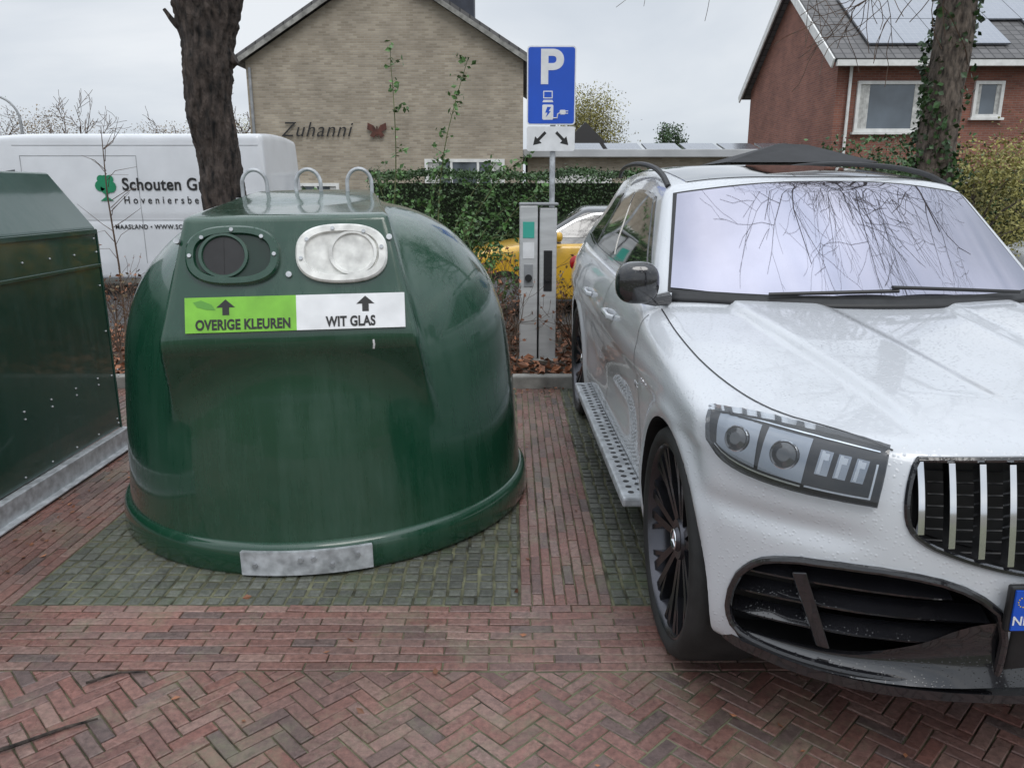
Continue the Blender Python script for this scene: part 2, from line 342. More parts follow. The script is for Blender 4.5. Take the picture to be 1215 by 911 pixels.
def patch(bv,A,B,n=30,m=12,off=.004,smooth_it=2,thick=True):
    a=smoothline(A,n,smooth_it); b=smoothline(B,n,smooth_it); vs=[];fs=[]
    for i in range(m+1):
        t=i/m
        for j in range(n):
            p=Vector(a[j]*(1-t)+b[j]*t); loc,nor,_,_=bv.find_nearest(p); vs.append(loc+nor*off)
    for i in range(m):
        for j in range(n-1): fs.append((i*n+j,i*n+j+1,(i+1)*n+j+1,(i+1)*n+j))
    if thick:
        k=len(vs); bd=[j for j in range(n)]+[i*n+n-1 for i in range(1,m+1)]+[m*n+j for j in range(n-2,-1,-1)]+[i*n for i in range(m-1,0,-1)]
        for q in bd:
            loc,nor,_,_=bv.find_nearest(vs[q]); vs.append(loc-nor*.004)
        L=len(bd)
        for i in range(L): fs.append((bd[i],k+i,k+(i+1)%L,bd[(i+1)%L]))
    return vs,fs
def seam(bv,pts,w=.005,off=.0015,n=40,it=2):
    a=smoothline(pts,n,it); P=[];N=[]
    for p in a:
        loc,nor,_,_=bv.find_nearest(Vector(p)); P.append(loc+nor*off);N.append(nor)
    vs=[];fs=[]
    for i in range(n):
        t=(P[min(i+1,n-1)]-P[max(i-1,0)]).normalized(); s=t.cross(N[i]).normalized()*w/2
        vs+= [P[i]-s,P[i]+s]
    for i in range(n-1): fs.append((2*i,2*i+1,2*i+3,2*i+2))
    return vs,fs

# ------------------------------------------------------------------ camera, world, sun
cam=bpy.data.cameras.new('camera'); co=bpy.data.objects.new('camera',cam); COL.objects.link(co)
co.location=(0,0,1.6); co.rotation_euler=(R(90-14.15),0,0); cam.lens=27.02; cam.sensor_width=36; cam.clip_end=800; cam.clip_start=.05
scene.camera=co
w=bpy.data.worlds.new('World'); scene.world=w; w.use_nodes=True; nt=w.node_tree; L=nt.links
bg=nt.nodes['Background']; bg.inputs['Strength'].default_value=.1
sky=nn(nt,'ShaderNodeTexSky',sky_type='NISHITA'); sky.sun_disc=False; sky.sun_elevation=R(50); sky.sun_rotation=R(200)
tc=nn(nt,'ShaderNodeTexCoord'); mp=nn(nt,'ShaderNodeMapping'); mp.inputs['Scale'].default_value=(1,1,3.2); L.new(tc.outputs['Generated'],mp.inputs[0])
no=nn(nt,'ShaderNodeTexNoise'); no.inputs['Scale'].default_value=1.8; no.inputs['Detail'].default_value=7; no.inputs['Roughness'].default_value=.5; no.inputs['Distortion'].default_value=.4; L.new(mp.outputs[0],no.inputs['Vector'])
cr=ramp(nt,[(.33,(5.4,6.0,6.75)),(.5,(6.9,7.4,8.05)),(.68,(8.6,8.95,9.35))]); L.new(no.outputs['Fac'],cr.inputs['Fac'])
sx_=nn(nt,'ShaderNodeSeparateXYZ'); L.new(tc.outputs['Generated'],sx_.inputs[0])
mz=nn(nt,'ShaderNodeMapRange'); mz.inputs[1].default_value=.25; mz.inputs[2].default_value=1; mz.inputs[3].default_value=1; mz.inputs[4].default_value=2.3; L.new(sx_.outputs[2],mz.inputs[0])
vs_=nn(nt,'ShaderNodeVectorMath',operation='SCALE'); L.new(cr.outputs[0],vs_.inputs[0]); L.new(mz.outputs[0],vs_.inputs['Scale'])
mx=nn(nt,'ShaderNodeMix',data_type='RGBA'); mx.inputs[0].default_value=.94; L.new(sky.outputs[0],mx.inputs[6]); L.new(vs_.outputs[0],mx.inputs[7])
L.new(mx.outputs[2],bg.inputs['Color'])
sl=bpy.data.lights.new('sun','SUN'); sl.energy=1.1; sl.angle=R(30); sl.color=(1,.97,.93); so=bpy.data.objects.new('sun',sl); COL.objects.link(so)
so.rotation_euler=(R(40),0,R(20))
scene.view_settings.view_transform='Standard'; scene.view_settings.look='None'; scene.view_settings.exposure=0

# ------------------------------------------------------------------ ground
def structure(o): o['kind']='structure'; return o
def sheet(name,x0,x1,y0,y1,z,m):
    return structure(mesh_obj(name,[(x0,y0,z),(x1,y0,z),(x1,y1,z),(x0,y1,z)],[(0,1,2,3)],m))
sheet('ground',-400,400,-400,400,-.03,M['ground'])
sheet('road_base',-14,14,-9,6.2,-.006,M['joint'])
sheet('street',-40,40,8.9,13.1,-.02,M['asphalt'])
def clip(poly,x0,x1,y0,y1):
    for ax,val,sg in((0,x0,1),(0,x1,-1),(1,y0,1),(1,y1,-1)):
        out=[]
        for i in range(len(poly)):
            a=poly[i];b=poly[(i+1)%len(poly)]; da=sg*(a[ax]-val); db=sg*(b[ax]-val)
            if da>=0: out.append(a)
            if da*db<0:
                t=da/(da-db); out.append((a[0]+(b[0]-a[0])*t,a[1]+(b[1]-a[1])*t))
        poly=out
        if len(poly)<3: return []
    return poly
def area(p): return abs(sum(p[i][0]*p[(i+1)%len(p)][1]-p[(i+1)%len(p)][0]*p[i][1] for i in range(len(p))))/2
def inset(poly,d):
    n=len(poly); A=sum(poly[i][0]*poly[(i+1)%n][1]-poly[(i+1)%n][0]*poly[i][1] for i in range(n))
    if A<0: poly=poly[::-1]
    out=poly
    for i in range(n):
        a=poly[i];b=poly[(i+1)%n]; ex,ey=b[0]-a[0],b[1]-a[1]; l=math.hypot(ex,ey)
        if l<1e-6: continue
        nx_,ny_=-ey/l,ex/l; c=nx_*a[0]+ny_*a[1]+d; res=[]
        for k in range(len(out)):
            p=out[k];q=out[(k+1)%len(out)]; dp=nx_*p[0]+ny_*p[1]-c; dq=nx_*q[0]+ny_*q[1]-c
            if dp>=0: res.append(p)
            if dp*dq<0: t=dp/(dp-dq); res.append((p[0]+(q[0]-p[0])*t,p[1]+(q[1]-p[1])*t))
        out=res
        if len(out)<3: return []
    return out
def paver2(g,poly,hv=.0014,gap=.0022,ch=.0028,tilt=.012):
    if len(poly)<3 or area(poly)<.0005: return
    P=inset(poly,gap*random.uniform(.6,1.6))
    if len(P)<3: return
    cx=sum(p[0] for p in P)/len(P); cy=sum(p[1] for p in P)/len(P)
    z=random.uniform(-hv,hv)+.0035*math.sin(cx*2.1+1)*math.cos(cy*1.7); tx=random.gauss(0,tilt); ty=random.gauss(0,tilt); ang=random.gauss(0,.016); ca,sa=math.cos(ang),math.sin(ang)
    T=inset(P,ch)
    if len(T)!=len(P): T=[(cx+(p[0]-cx)*.88,cy+(p[1]-cy)*.88) for p in P]
    n=len(P)
    k=min(range(n),key=lambda i:(T[i][0]-P[0][0])**2+(T[i][1]-P[0][1])**2); T=T[k:]+T[:k]
    rings=[]
    for S,dz in((P,-.016),(P,-.0028),(T,0)):
        for p in S:
            dx,dy=p[0]-cx,p[1]-cy; rx,ry=dx*ca-dy*sa,dx*sa+dy*ca; rings.append((cx+rx,cy+ry,z+dz+tx*rx+ty*ry))
    f=[]
    for r in(0,1):
        for i in range(n): f.append((r*n+i,r*n+(i+1)%n,(r+1)*n+(i+1)%n,(r+1)*n+i))
    f.append(tuple(2*n+i for i in range(n)))
    g.add(rings,f)
def herring(name,x0,x1,y0,y1,w=.047,k=3):
    g=G(); c=math.cos(R(45)); N=int((max(abs(x0),abs(x1),abs(y0),abs(y1))*1.5)/w)+4
    for i in range(-N,N):
        for j in range(-N,N):
            r=(i-j)%(2*k)
            if r!=0 and r!=2*k-1: continue
            X=(i-j)*c*w; Y=(i+j)*c*w
            if X<x0-.3 or X>x1+.3 or Y<y0-.3 or Y>y1+.3: continue
            if r==0: q=[(i,j),(i+k,j),(i+k,j+1),(i,j+1)]
            else: q=[(i,j),(i+1,j),(i+1,j+k),(i,j+k)]
            q=[((a-b)*c*w,(a+b)*c*w) for a,b in q]
            if max(p[0] for p in q)<x0 or min(p[0] for p in q)>x1 or max(p[1] for p in q)<y0 or min(p[1] for p in q)>y1: continue
            paver2(g,clip(q,x0,x1,y0,y1))
    return structure(g.obj(name,M['brick_pave']))
def rows(name,x0,x1,y0,y1,bl,bw,m,along='x',off=.5,**k):
    g=G()
    if along=='x':
        nr=max(1,round((y1-y0)/bw)); h=(y1-y0)/nr
        for r in range(nr):
            x=x0-bl*((r*off)%1)-random.uniform(0,.01)
            while x<x1:
                paver2(g,clip([(x,y0+r*h),(x+bl,y0+r*h),(x+bl,y0+(r+1)*h),(x,y0+(r+1)*h)],x0,x1,y0,y1),**k); x+=bl
    else:
        nr=max(1,round((x1-x0)/bw)); h=(x1-x0)/nr
        for r in range(nr):
            y=y0-bl*((r*off)%1)
            while y<y1:
                paver2(g,clip([(x0+r*h,y),(x0+(r+1)*h,y),(x0+(r+1)*h,y+bl),(x0+r*h,y+bl)],x0,x1,y0,y1),**k); y+=bl
    return structure(g.obj(name,m))
herring('road_herringbone_paving',-4.4,4.4,.3,2.32)
rows('pavement_border_rows',-5.2,5.2,2.325,2.75,.16,.047,M['brick_pave'])
gk=dict(hv=.0018,ch=.006,gap=.0060,off=0,tilt=.012)
rows('parking_bay_mossy_paving',-1.99,.03,2.755,6.2,.064,.064,M['green_pave'],**gk)
rows('parking_divider_paving',.035,.40,2.755,6.2,.165,.048,M['brick_pave'],along='y')
rows('parking_bay_paving',.405,2.75,2.755,6.2,.064,.064,M['green_pave'],**gk)
rows('brick_paving',2.755,5.2,2.755,6.2,.165,.058,M['brick_pave'],along='y')
rows('brick_path',-5.2,-1.995,2.755,6.2,.165,.05,M['brick_pave'],along='y')
g=G()
for i in range(-10,11): g.box((i*1.0+.5,6.26,.03),(.992,.11,.14))
structure(g.obj('kerb',M['kerb'],bevel=.012))
nx,ny=90,24; v=[];f=[]
for j in range(ny+1):
    for i in range(nx+1):
        x=-10+20*i/nx; y=6.32+2.5*j/ny
        v.append((x,y,.06+.03*math.sin(x*2.1+y*3)+random.uniform(-.015,.015)))
for j in range(ny):
    for i in range(nx): f.append((j*(nx+1)+i,j*(nx+1)+i+1,(j+1)*(nx+1)+i+1,(j+1)*(nx+1)+i))
structure(mesh_obj('planting_bed_soil',v,f,M['soil']))
P=np.c_[rng.uniform(-9,8,11000),6.3+2.3*rng.random(11000)**1.3,.09+.04*rng.random(11000)]
o=leaf_obj('leaf_litter',P,.085,M['leaf_brown'],flat=.6); o['kind']='stuff'; o['label']='fallen brown leaves covering the planting bed'; o['category']='leaves'
P=np.c_[rng.uniform(-3,3,260),rng.uniform(1.2,6.2,260),np.full(260,.007)]
k=(rng.random(260)<.45)|(P[:,1]>5.2); P=P[k]
Q=np.c_[-2.6+.5*rng.random(150),rng.uniform(3,6,150),np.full(150,.008)]
Q2=np.c_[rng.uniform(-1.9,1.5,170),6.2-.35*rng.random(170)**2,np.full(170,.010)]; P=np.r_[P,Q,Q2]
o=leaf_obj('scattered_leaf_debris',P,.03,M['leaf_brown'],flat=.9); o['kind']='stuff'; o['label']='small leaf scraps lying on the wet paving'; o['category']='leaves'
for (pts,r) in (([(-1.6,1.86,.010),(-1.47,1.93,.016),(-1.36,2.02,.012),(-1.28,2.05,.018)],.006),([(-1.42,2.24,.010),(-1.33,2.29,.014),(-1.25,2.30,.010)],.004)):
    g=G(); g.tube(pts,[r,r,r*.8,r*.5][:len(pts)],6); o=g.obj('fallen_twig',M['bark']); o['label']='thin broken twig lying on red herringbone bricks'; o['category']='twig'

# ------------------------------------------------------------------ bottle bank
def build_bank():
    T=thing('glass_recycling_container','dark green dome-shaped bottle bank with two round openings on mossy pavers','recycling container',(-.985,4.05,0),(0,R(-.8),R(6)))
    prof=[(1.035,0.0),(1.035,.10),(1.03,.14),(1.022,.2),(1.005,.45),(.984,.7),(.962,.9),(.92,1.06),(.860,1.19),(.770,1.31),(.655,1.415),(.52,1.49),(.37,1.532),(.2,1.553),(0,1.56)]
    P=np.array(prof)
    for _ in range(2):
        Q=[P[0]]
        for i in range(len(P)-1): Q+=[P[i]*.75+P[i+1]*.25,P[i]*.25+P[i+1]*.75]
        Q.append(P[-1]); P=np.array(Q)
    c=1.15
    ph=np.arctan2(P[:,1]-c,P[:,0]); rr=np.hypot(P[:,0],P[:,1]-c)
    o_=np.argsort(ph); ph=ph[o_]; rr=rr[o_]
    nt_,npj=380,250
    phs=np.sort(np.r_[np.linspace(ph[0],ph[-1]-.001,npj-60),np.linspace(-.36,.0,30),np.linspace(.25,.5,30)])
    th=np.linspace(0,2*np.pi,nt_,endpoint=False)
    TH,PH=np.meshgrid(th,phs)
    d=np.stack([np.cos(PH)*np.cos(TH),np.cos(PH)*np.sin(TH),np.sin(PH)],-1)
    rd=np.interp(PH,ph,rr)
    TA=17.5; tl=R(TA); planes=[]
    def pl(pt,n): n=np.array(n,float); n/=np.linalg.norm(n); planes.append((n,float(n@(np.array(pt)-np.array([0,0,c])))))
    pl((0,-1.005,1.03),(0,-math.cos(tl),math.sin(tl)))
    pl((-.515,-1.0,1.03),(-.445,.05,.085)); pl((.515,-1.0,1.03),(.445,.05,.085))
    pl((0,-.86,1.50),(0,-.115,1)); pl((0,-1.005,.99),(0,-1,-.62)); pl((0,.1,1.2),(0,1,.3))
    rh=np.full(rd.shape,9.0)
    for n,dd in planes:
        q=d@n; r_=np.where(q>1e-4,dd/np.maximum(q,1e-4),9.0); r_=np.minimum(r_,9)
        rh=-smax(-rh,-r_,.045)
    r=smax(rd,rh,.085)
    V=d*r[...,None]; V[...,2]+=c
    V=V.reshape(-1,3); F=[]
    for i in range(npj-1):
        for j in range(nt_): F.append((i*nt_+j,i*nt_+(j+1)%nt_,(i+1)*nt_+(j+1)%nt_,(i+1)*nt_+j))
    top=len(V); V=np.vstack([V,V[(npj-1)*nt_:(npj)*nt_].mean(0)])
    for j in range(nt_): F.append(((npj-1)*nt_+j,(npj-1)*nt_+(j+1)%nt_,top))
    mesh_obj('shell',V,F,M['green'],T,smooth=True)
    bvs=bvh_of(V,F)
    g=G(); g.lathe([(0.005,1.03),(0.0,1.055),(.02,1.068),(.10,1.062),(.125,1.056),(.138,1.045),(.142,1.03),(.142,.98)],140,axis='z'); g.obj('base_rim',M['green'],T,smooth=True,sharp=60)
    for x in(-.275,-.015,.235):
        g=G(); pts=[(x-.060,-.1,1.45)]+[(x-.060,-.1,1.61)]+[(x-.060*math.cos(a),-.1,1.63+.07*math.sin(a)) for a in np.linspace(0,math.pi,13)]+[(x+.060,-.1,1.61),(x+.060,-.1,1.45)]
        g.tube(pts,.0095,10); g.box((x,-.1,1.562),(.18,.05,.012)); g.obj('lifting_loop',M['galv'],T,smooth=True)
    g=G(); A=[];n=16
    for i in range(n+1):
        a=-math.pi/2+(i/n-.5)*.52; A.append((math.cos(a),math.sin(a)))
    vs=[];fs=[]
    for rr_,z in((1.06,.012),(1.080,.012),(1.080,.118),(1.06,.118)):
        for a in A: vs.append((a[0]*rr_,a[1]*rr_,z))
    k=n+1
    for r_ in range(3):
        for i in range(n): fs.append((r_*k+i,r_*k+i+1,(r_+1)*k+i+1,(r_+1)*k+i))
    fs.append((0,k,2*k,3*k)); fs.append((n,3*k+n,2*k+n,k+n))
    g.add(vs,fs); g.obj('foot_plate',M['galv'],T)
    for t,z in((-.2,.06),(-.02,.085),(.03,.085),(.10,.05),(.2,.085)):
        a=-math.pi/2+t; p=Vector((math.cos(a),math.sin(a),0)); g=G(); g.cyl(p*1.076+Vector((0,0,z)),p*1.092+Vector((0,0,z)),.011,6); g.obj('bolt',M['zinc'],T)
    O=(0.0,-1.005+.22*math.tan(tl)-.004,1.25); rot=(R(90-TA),0,0)
    def se(w,h,n=64,e=2.6,cx=0,cy=0,z=0):
        out=[]
        for i in range(n):
            a=2*math.pi*i/n; ca,sa=math.cos(a),math.sin(a)
            out.append((cx+w*math.copysign(abs(ca)**(2/e),ca),cy+h*math.copysign(abs(sa)**(2/e),sa),z))
        return out
    def ringstack(g,levels,mi=0,capi=None,n=64,**kw):
        vs=[]
        for w_,h_,z in levels: vs+=se(w_,h_,n,z=z,**kw)
        fs=[]
        for r_ in range(len(levels)-1):
            for i in range(n): fs.append((r_*n+i,r_*n+(i+1)%n,(r_+1)*n+(i+1)%n,(r_+1)*n+i))
        g.add(vs,fs,mi)
        if capi is not None:
            b=(len(levels)-1)*n; g.add(vs[b:],[tuple(range(n))],capi)
    for side,(mA,mB,cx) in enumerate(((M['green'],M['green_dark'],-.212),(M['white_plastic'],M['white_plastic'],.218))):
        g=G(); cy=.100
        ringstack(g,[(.183,.120,-.02),(.183,.120,.016),(.176,.113,.024),(.150,.090,.024),(.145,.085,.008)],0,1,cx=cx,cy=cy)
        ex=-.035 if side==0 else .045
        ringstack(g,[(.098,.092,.008),(.096,.090,.022),(.084,.080,.022),(.08,.076,.010)],0,None,cx=cx+ex,cy=cy,e=2.0)
        for i in range(5):
            a=i*math.pi/4+.2 if side==1 else math.pi-i*math.pi/4
            px,py=cx+.164*math.cos(a),cy+.102*math.sin(a); g.cyl((px,py,.022),(px,py,.031),.008,8,2)
        o=g.obj('deposit_opening',[mA,mB,M['galv']],T,loc=O,rot=rot,smooth=True,sharp=30)
        o['label']='dark green deposit opening for coloured glass' if side==0 else 'white deposit opening for clear glass'
        g=G()
        g.add(se(.081,.077,48,2.0,cx+ex,cy,.0115),[tuple(range(48))],0)
        if side==0: g.box((cx+ex,cy,.0125),(.003,.14,.002))
        g.obj('opening_flap',M['black_matt'] if side==0 else M['white_plastic'],T,loc=O,rot=rot)
    g=G(); g.box((-.2165,-.137,.005),(.433,.142,.008),0); g.box((.2165,-.137,.005),(.433,.142,.008),1)
    OS=(O[0]+.030,O[1],O[2])
    g.obj('sign_plate',[M['lime'],M['white_sign']],T,loc=OS,rot=rot)
    for cx in(-.275,.275):
        g=G(); cy=-.106; z=.0095; poly=[(cx-.013,cy-.033),(cx+.013,cy-.033),(cx+.013,cy-.002),(cx+.036,cy-.002),(cx,cy+.030),(cx-.036,cy-.002),(cx-.013,cy-.002)]
        g.prism(poly,.001,0,lambda p:(p[0],p[1],p[2]+z)); g.obj('arrow_symbol',M['black_paint'],T,loc=OS,rot=rot)
    g=G(); g.prism([(-.40,-.085),(-.37,-.078),(-.33,-.095),(-.315,-.118),(-.35,-.115),(-.385,-.105)],.001,0,lambda p:(p[0],p[1],p[2]+.0095)); g.obj('leaf_symbol',M['lime2'],T,loc=OS,rot=rot)
    def ptext(b,x,size): 
        Rm=Matrix.Rotation(rot[0],4,'X'); p=Vector(OS)+Rm@Vector((x,-.196,.0105))
        text('sign_lettering',b,size,M['black_paint'],T,p,rot,'CENTER',.0005,.0020,1.04,.75)
    ptext('OVERIGE KLEUREN',-.208,.056); ptext('WIT GLAS',.215,.056)
    for p in((.004,.02),(-.43,.165),(.41,.165)):
        g=G(); g.cyl((p[0],p[1],-.01),(p[0],p[1],.010),.012,10); g.obj('bolt',M['galv'],T,loc=O,rot=rot)
    v,f_=seam(bvs,[(.33,-1.1,1.00),(.332,-1.1,.95),(.328,-1.1,.90)],.008,.002,12,0); o=mesh_obj('paint_streak',v,f_,M['white_sign'],T)
    return T
build_bank()

# ------------------------------------------------------------------ steel container (left)
T=thing('steel_waste_container','large dark green riveted steel container with sloped top on skid beams','waste container',(-2.50,3.6,0))
Y0,Y1=-.95,1.10
poly=[(0,.13),(0,1.38),(-.24,1.70),(-1.3,1.70),(-1.54,1.38),(-1.54,.13)]
g=G(); g.prism(poly,Y1-Y0,0,lambda p:(p[0],Y0+p[2],p[1])); g.obj('container_body',M['green_steel'],T,bevel=.012)
g=G(); g.box((.004,(Y0+Y1)/2,1.16),(.014,Y1-Y0-.02,.02)); g.obj('panel_seam',M['green_steel'],T,bevel=.003)
g=G(); g.box((.003,(Y0+Y1)/2,1.36),(.014,Y1-Y0-.01,.03)); g.obj('panel_seam',M['green_steel'],T,bevel=.003)
g=G(); g.box((-.02,Y1+.004,.75),(.05,.012,1.24)); g.obj('edge_strip',M['green_steel'],T,bevel=.003)
for y in np.arange(Y0+.1,Y1,.24):
    for z in(.17,.46,.50,1.24):
        g=G(); g.sphere((.004,y+(.07 if .4<z<.6 else 0),z),.0058,0,4); g.obj('rivet',M['galv'],T,smooth=True)
for z in np.arange(.2,1.35,.28):
    g=G(); g.sphere((.004,Y1-.04,z),.0058,0,4); g.obj('rivet',M['galv'],T,smooth=True)
for x in(.02,-1.56):
    g=G(); g.box((x,(Y0+Y1)/2,.07),(.05,Y1-Y0+.04,.12)); g.box((x+.03*(1 if x>0 else -1),(Y0+Y1)/2,.018),(.07,Y1-Y0+.036,.012)); g.obj('skid_beam',M['galv'],T,bevel=.005)

# ------------------------------------------------------------------ SUV
TAIL=mat('tail_red',(.4,.01,.01),.2)
def build_suv():
    T=thing('parked_car','large wet white SUV with dark multi-spoke wheels, parked in paved bay','car',(1.52,1.74,0),(0,0,R(1.2)))
    LEN=4.95; yw1,yw2,wr,wz_=.78,3.78,.440,.40
    wz=curve([(.15,.89),(.3,.935),(.45,.955),(.6,.958),(.78,.968),(.92,.977),(1.0,.972),(1.08,.950),(1.16,.90),(1.35,.79)],.025)
    wy=curve([(0,-.05),(.25,-.025),(.6,-.006),(1.0,0),(3.9,0),(4.5,-.03),(4.95,-.09)],.03)
    hc=curve([(-.1,.935),(0,.96),(.12,.995),(.3,1.03),(.7,1.08),(1.2,1.13),(1.5,1.155),(2,1.165),(4.95,1.22)],.02)
    fz=curve([(.15,.16),(.24,.10),(.33,.02),(.42,0),(.5,.0),(.7,.0),(.85,.015),(.97,.055),(1.1,.2),(1.35,.5)],.03)
    def ss(a,b,x): t=np.clip((x-a)/(b-a),0,1); return t*t*(3-2*t)
    def F0(x,z): return fz(z)+.38*(np.abs(x)/.96)**3.9
    def f(p):
        x=np.abs(p[:,0]);y=p[:,1];z=p[:,2]
        W=wz(z)+wy(y)
        for yw in(yw1,yw2):
            d=np.hypot(y-yw,z-wz_); W=W+.022*np.exp(-((d-.462)/.040)**2)*(z>.2)
        mid=ss(1.35,1.8,y)*(1-ss(2.9,3.3,y)); W=W-.026*np.exp(-((z-.60)/.13)**2)*mid
        W=W+.009*ss(.86,.885,z)*(1-ss(.94,1.0,z))
        H=hc(y)-.070*(x/.93)**3.6*(1-.5*ss(1.2,1.8,y))
        xc=.46+.13*np.clip(y/1.3,0,1); H=H+.024*ss(xc+.020,xc-.020,x)*ss(.05,.35,y)*(1-ss(1.5,1.7,y))
        H=H-.015*ss(.18+.08*y,.13+.06*y,x)*ss(.1,.5,y)*(1-ss(1.3,1.6,y))
        a=smax(x-W,z-H,.032)
        Fv=F0(x,z)+.020*np.exp(-((z-.735)/.035)**2)*ss(.55,.72,x)
        a=smax(a,(Fv-y)*.9,.034)
        a=smax(a,y-(LEN-.12*(x/.9)**2-.05*np.clip(z-.9,0,1)),.08)
        return smax(a,(.25+.05*(1-ss(.3,.9,y)))-z,.03)
    V,Fc=field_mesh(f,(-1.1,-.15,.14),(1.1,5.1,1.38),(-.5,.55,.55),(.5,4.4,.72),.018)
    bv=bvh_of(V,Fc)
    body=mesh_obj('body',V,Fc,[M['carwhite'],M['black_matt']],None,smooth=True)
    INT=[(.27,.352),(.45,.350),(.68,.347),(.82,.352),(.878,.372),(.893,.46),(.868,.57),(.80,.640),(.62,.664),(.47,.655),(.36,.62),(.27,.55)]
    IL=smoothline([(*q,0) for q in INT+[INT[0]]],60,1)[:-1]
    GR=[]
    for t in np.linspace(0,1,41): 
        x=-1+2*t; GR.append((x*.505,.958-.008*abs(x)**3))
    for z_,x_ in((.93,.518),(.88,.532),(.83,.536),(.79,.530),(.762,.512)): GR.append((x_,z_))
    for t in np.linspace(0,1,31):
        x=1-2*t; GR.append((x*.475,.658+.080*abs(x)**2.4))
    for z_,x_ in((.762,-.512),(.79,-.530),(.83,-.536),(.88,-.532),(.93,-.518)): GR.append((x_,z_))
    GL=smoothline([(*q,0) for q in GR+[GR[0]]],120,1)[:-1]
    g=G()
    for yw in(yw1,yw2):
        for s in(-1,1):
            n=64; vs=[];x0,x1=s*.60,s*1.15
            for x in(x0,x1):
                for j in range(n):
                    a=2*math.pi*j/n; vs.append((x,yw+wr*math.cos(a),wz_+wr*math.sin(a)))
            fs=[(j,(j+1)%n,n+(j+1)%n,n+j) for j in range(n)]+[tuple(range(n))[::-1],tuple(range(n,2*n))]
            g.add(vs,fs,0)
    for s in(-1,1): g.prism([(s*p[0],p[1]) for p in IL],.72,0,lambda p:(p[0],-.3+p[2],p[1]))
    g.prism([(p[0],p[1]) for p in GL],.44,0,lambda p:(p[0],-.3+p[2],p[1]))
    cut=g.obj('cutter',[M['black_matt']])
    bm=bmesh.new(); bm.from_mesh(cut.data); bmesh.ops.recalc_face_normals(bm,faces=bm.faces); bm.to_mesh(cut.data); bm.free()
    md=body.modifiers.new('b','BOOLEAN'); md.object=cut; md.operation='DIFFERENCE'; md.solver='EXACT'
    try: md.material_mode='TRANSFER'
    except Exception: pass
    dg=bpy.context.evaluated_depsgraph_get(); me=bpy.data.meshes.new_from_object(body.evaluated_get(dg))
    print('BOOL',len(V),len(me.vertices))
    body.modifiers.clear(); body.data=me
    me.polygons.foreach_set('use_smooth',np.ones(len(me.polygons),dtype=bool)); me.set_sharp_from_angle(angle=R(38))
    bpy.data.objects.remove(cut); body.parent=T
    # cabin
    wg=curve([(.95,.90),(1.12,.87),(1.3,.83),(1.56,.745),(1.68,.67),(1.9,.5)],.02)
    zr=curve([(1.5,1.56),(1.9,1.63),(2.2,1.68),(2.8,1.735),(3.6,1.755),(4.4,1.735),(4.95,1.69)],.03)
    def fg(p):
        x=np.abs(p[:,0]);y=p[:,1];z=p[:,2]
        a=x-wg(z)+.13*ss(2.2,4.9,y)*ss(1.1,1.6,z)+.03*ss(3.6,4.9,y)
        a=smax(a,z-(zr(y)-.045*(x/.66)**3),.035)
        a=smax(a,-.575*(y-1.30-.21*(x/.7)**2)+.8*(z-1.165),.03)
        a=smax(a,(y-4.86)+.28*(z-1.2),.06)
        return smax(a,.98-z,.02)
    V2,F2=field_mesh(fg,(-1.0,.7,.9),(1.0,5.1,1.95),(-.3,2.3,1.15),(.3,4.0,1.4),.022)
    gv=bvh_of(V2,F2)
    mesh_obj('cabin_shell',V2,F2,M['carwhite'],T,smooth=True,sharp=50)
    ws_b=[(-.81,1.60,1.165),(-.60,1.45,1.165),(-.3,1.34,1.165),(0,1.31,1.165),(.3,1.34,1.165),(.6,1.45,1.165),(.81,1.60,1.165)]
    ws_t=[(-.695,2.10,1.575),(-.5,2.03,1.61),(-.25,1.99,1.63),(0,1.98,1.635),(.25,1.99,1.63),(.5,2.03,1.61),(.695,2.10,1.575)]
    v,f_=patch(gv,ws_b,ws_t,40,24,.003,2); mesh_obj('windscreen_seal',v,f_,M['black_matt'],T,smooth=True,sharp=40)
    sh=lambda pts,k,dz:[(p[0]*k,p[1]+dz*1.3,p[2]+dz) for p in pts]
    v,f_=patch(gv,sh(ws_b,.978,.010),sh(ws_t,.975,-.012),44,26,.007,2); mesh_obj('windscreen',v,f_,M['glass_screen'],T,smooth=True,sharp=40)
    v,f_=patch(gv,[(-.62,2.17,1.65),(0,2.05,1.69),(.62,2.17,1.65)],[(-.52,4.2,1.73),(0,4.25,1.76),(.52,4.2,1.73)],30,30,.004,1); mesh_obj('roof_glass',v,f_,M['glass_dark'],T,smooth=True,sharp=40)
    for s in(-1,1):
        bl=[(s*.87,1.72,1.175),(s*.86,2.4,1.19),(s*.85,3.2,1.205),(s*.82,4.0,1.225),(s*.78,4.55,1.26)]
        tl_=[(s*.735,2.27,1.565),(s*.715,2.6,1.595),(s*.685,3.2,1.61),(s*.645,3.9,1.60),(s*.62,4.42,1.555)]
        v,f_=patch(gv,bl,tl_,50,14,.004,2); mesh_obj('window_surround',v,f_,M['black_gloss'],T,smooth=True,sharp=40)
        B=np.array(resample(bl,61)); Tt=np.array(resample(tl_,61))
        for a,b in((2,23),(25,42),(45,58)):
            bb=[tuple(B[i]*.93+Tt[i]*.07) for i in range(a,b+1)]; tt=[tuple(B[i]*.05+Tt[i]*.95) for i in range(a,b+1)]
            v,f_=patch(gv,bb,tt,16,10,.008,0); mesh_obj('side_window',v,f_,M['glass_dark'],T,smooth=True,sharp=40)
        v,f_=seam(gv,[(p[0],p[1],p[2]-.006) for p in bl],.012,.010,50,1); mesh_obj('window_trim',v,f_,M['chrome'],T)
        g=G(); pts=[(s*.70,2.20,1.615),(s*.695,2.36,1.675),(s*.675,2.7,1.725),(s*.645,3.3,1.762),(s*.615,3.9,1.770),(s*.59,4.35,1.75),(s*.58,4.5,1.70)]
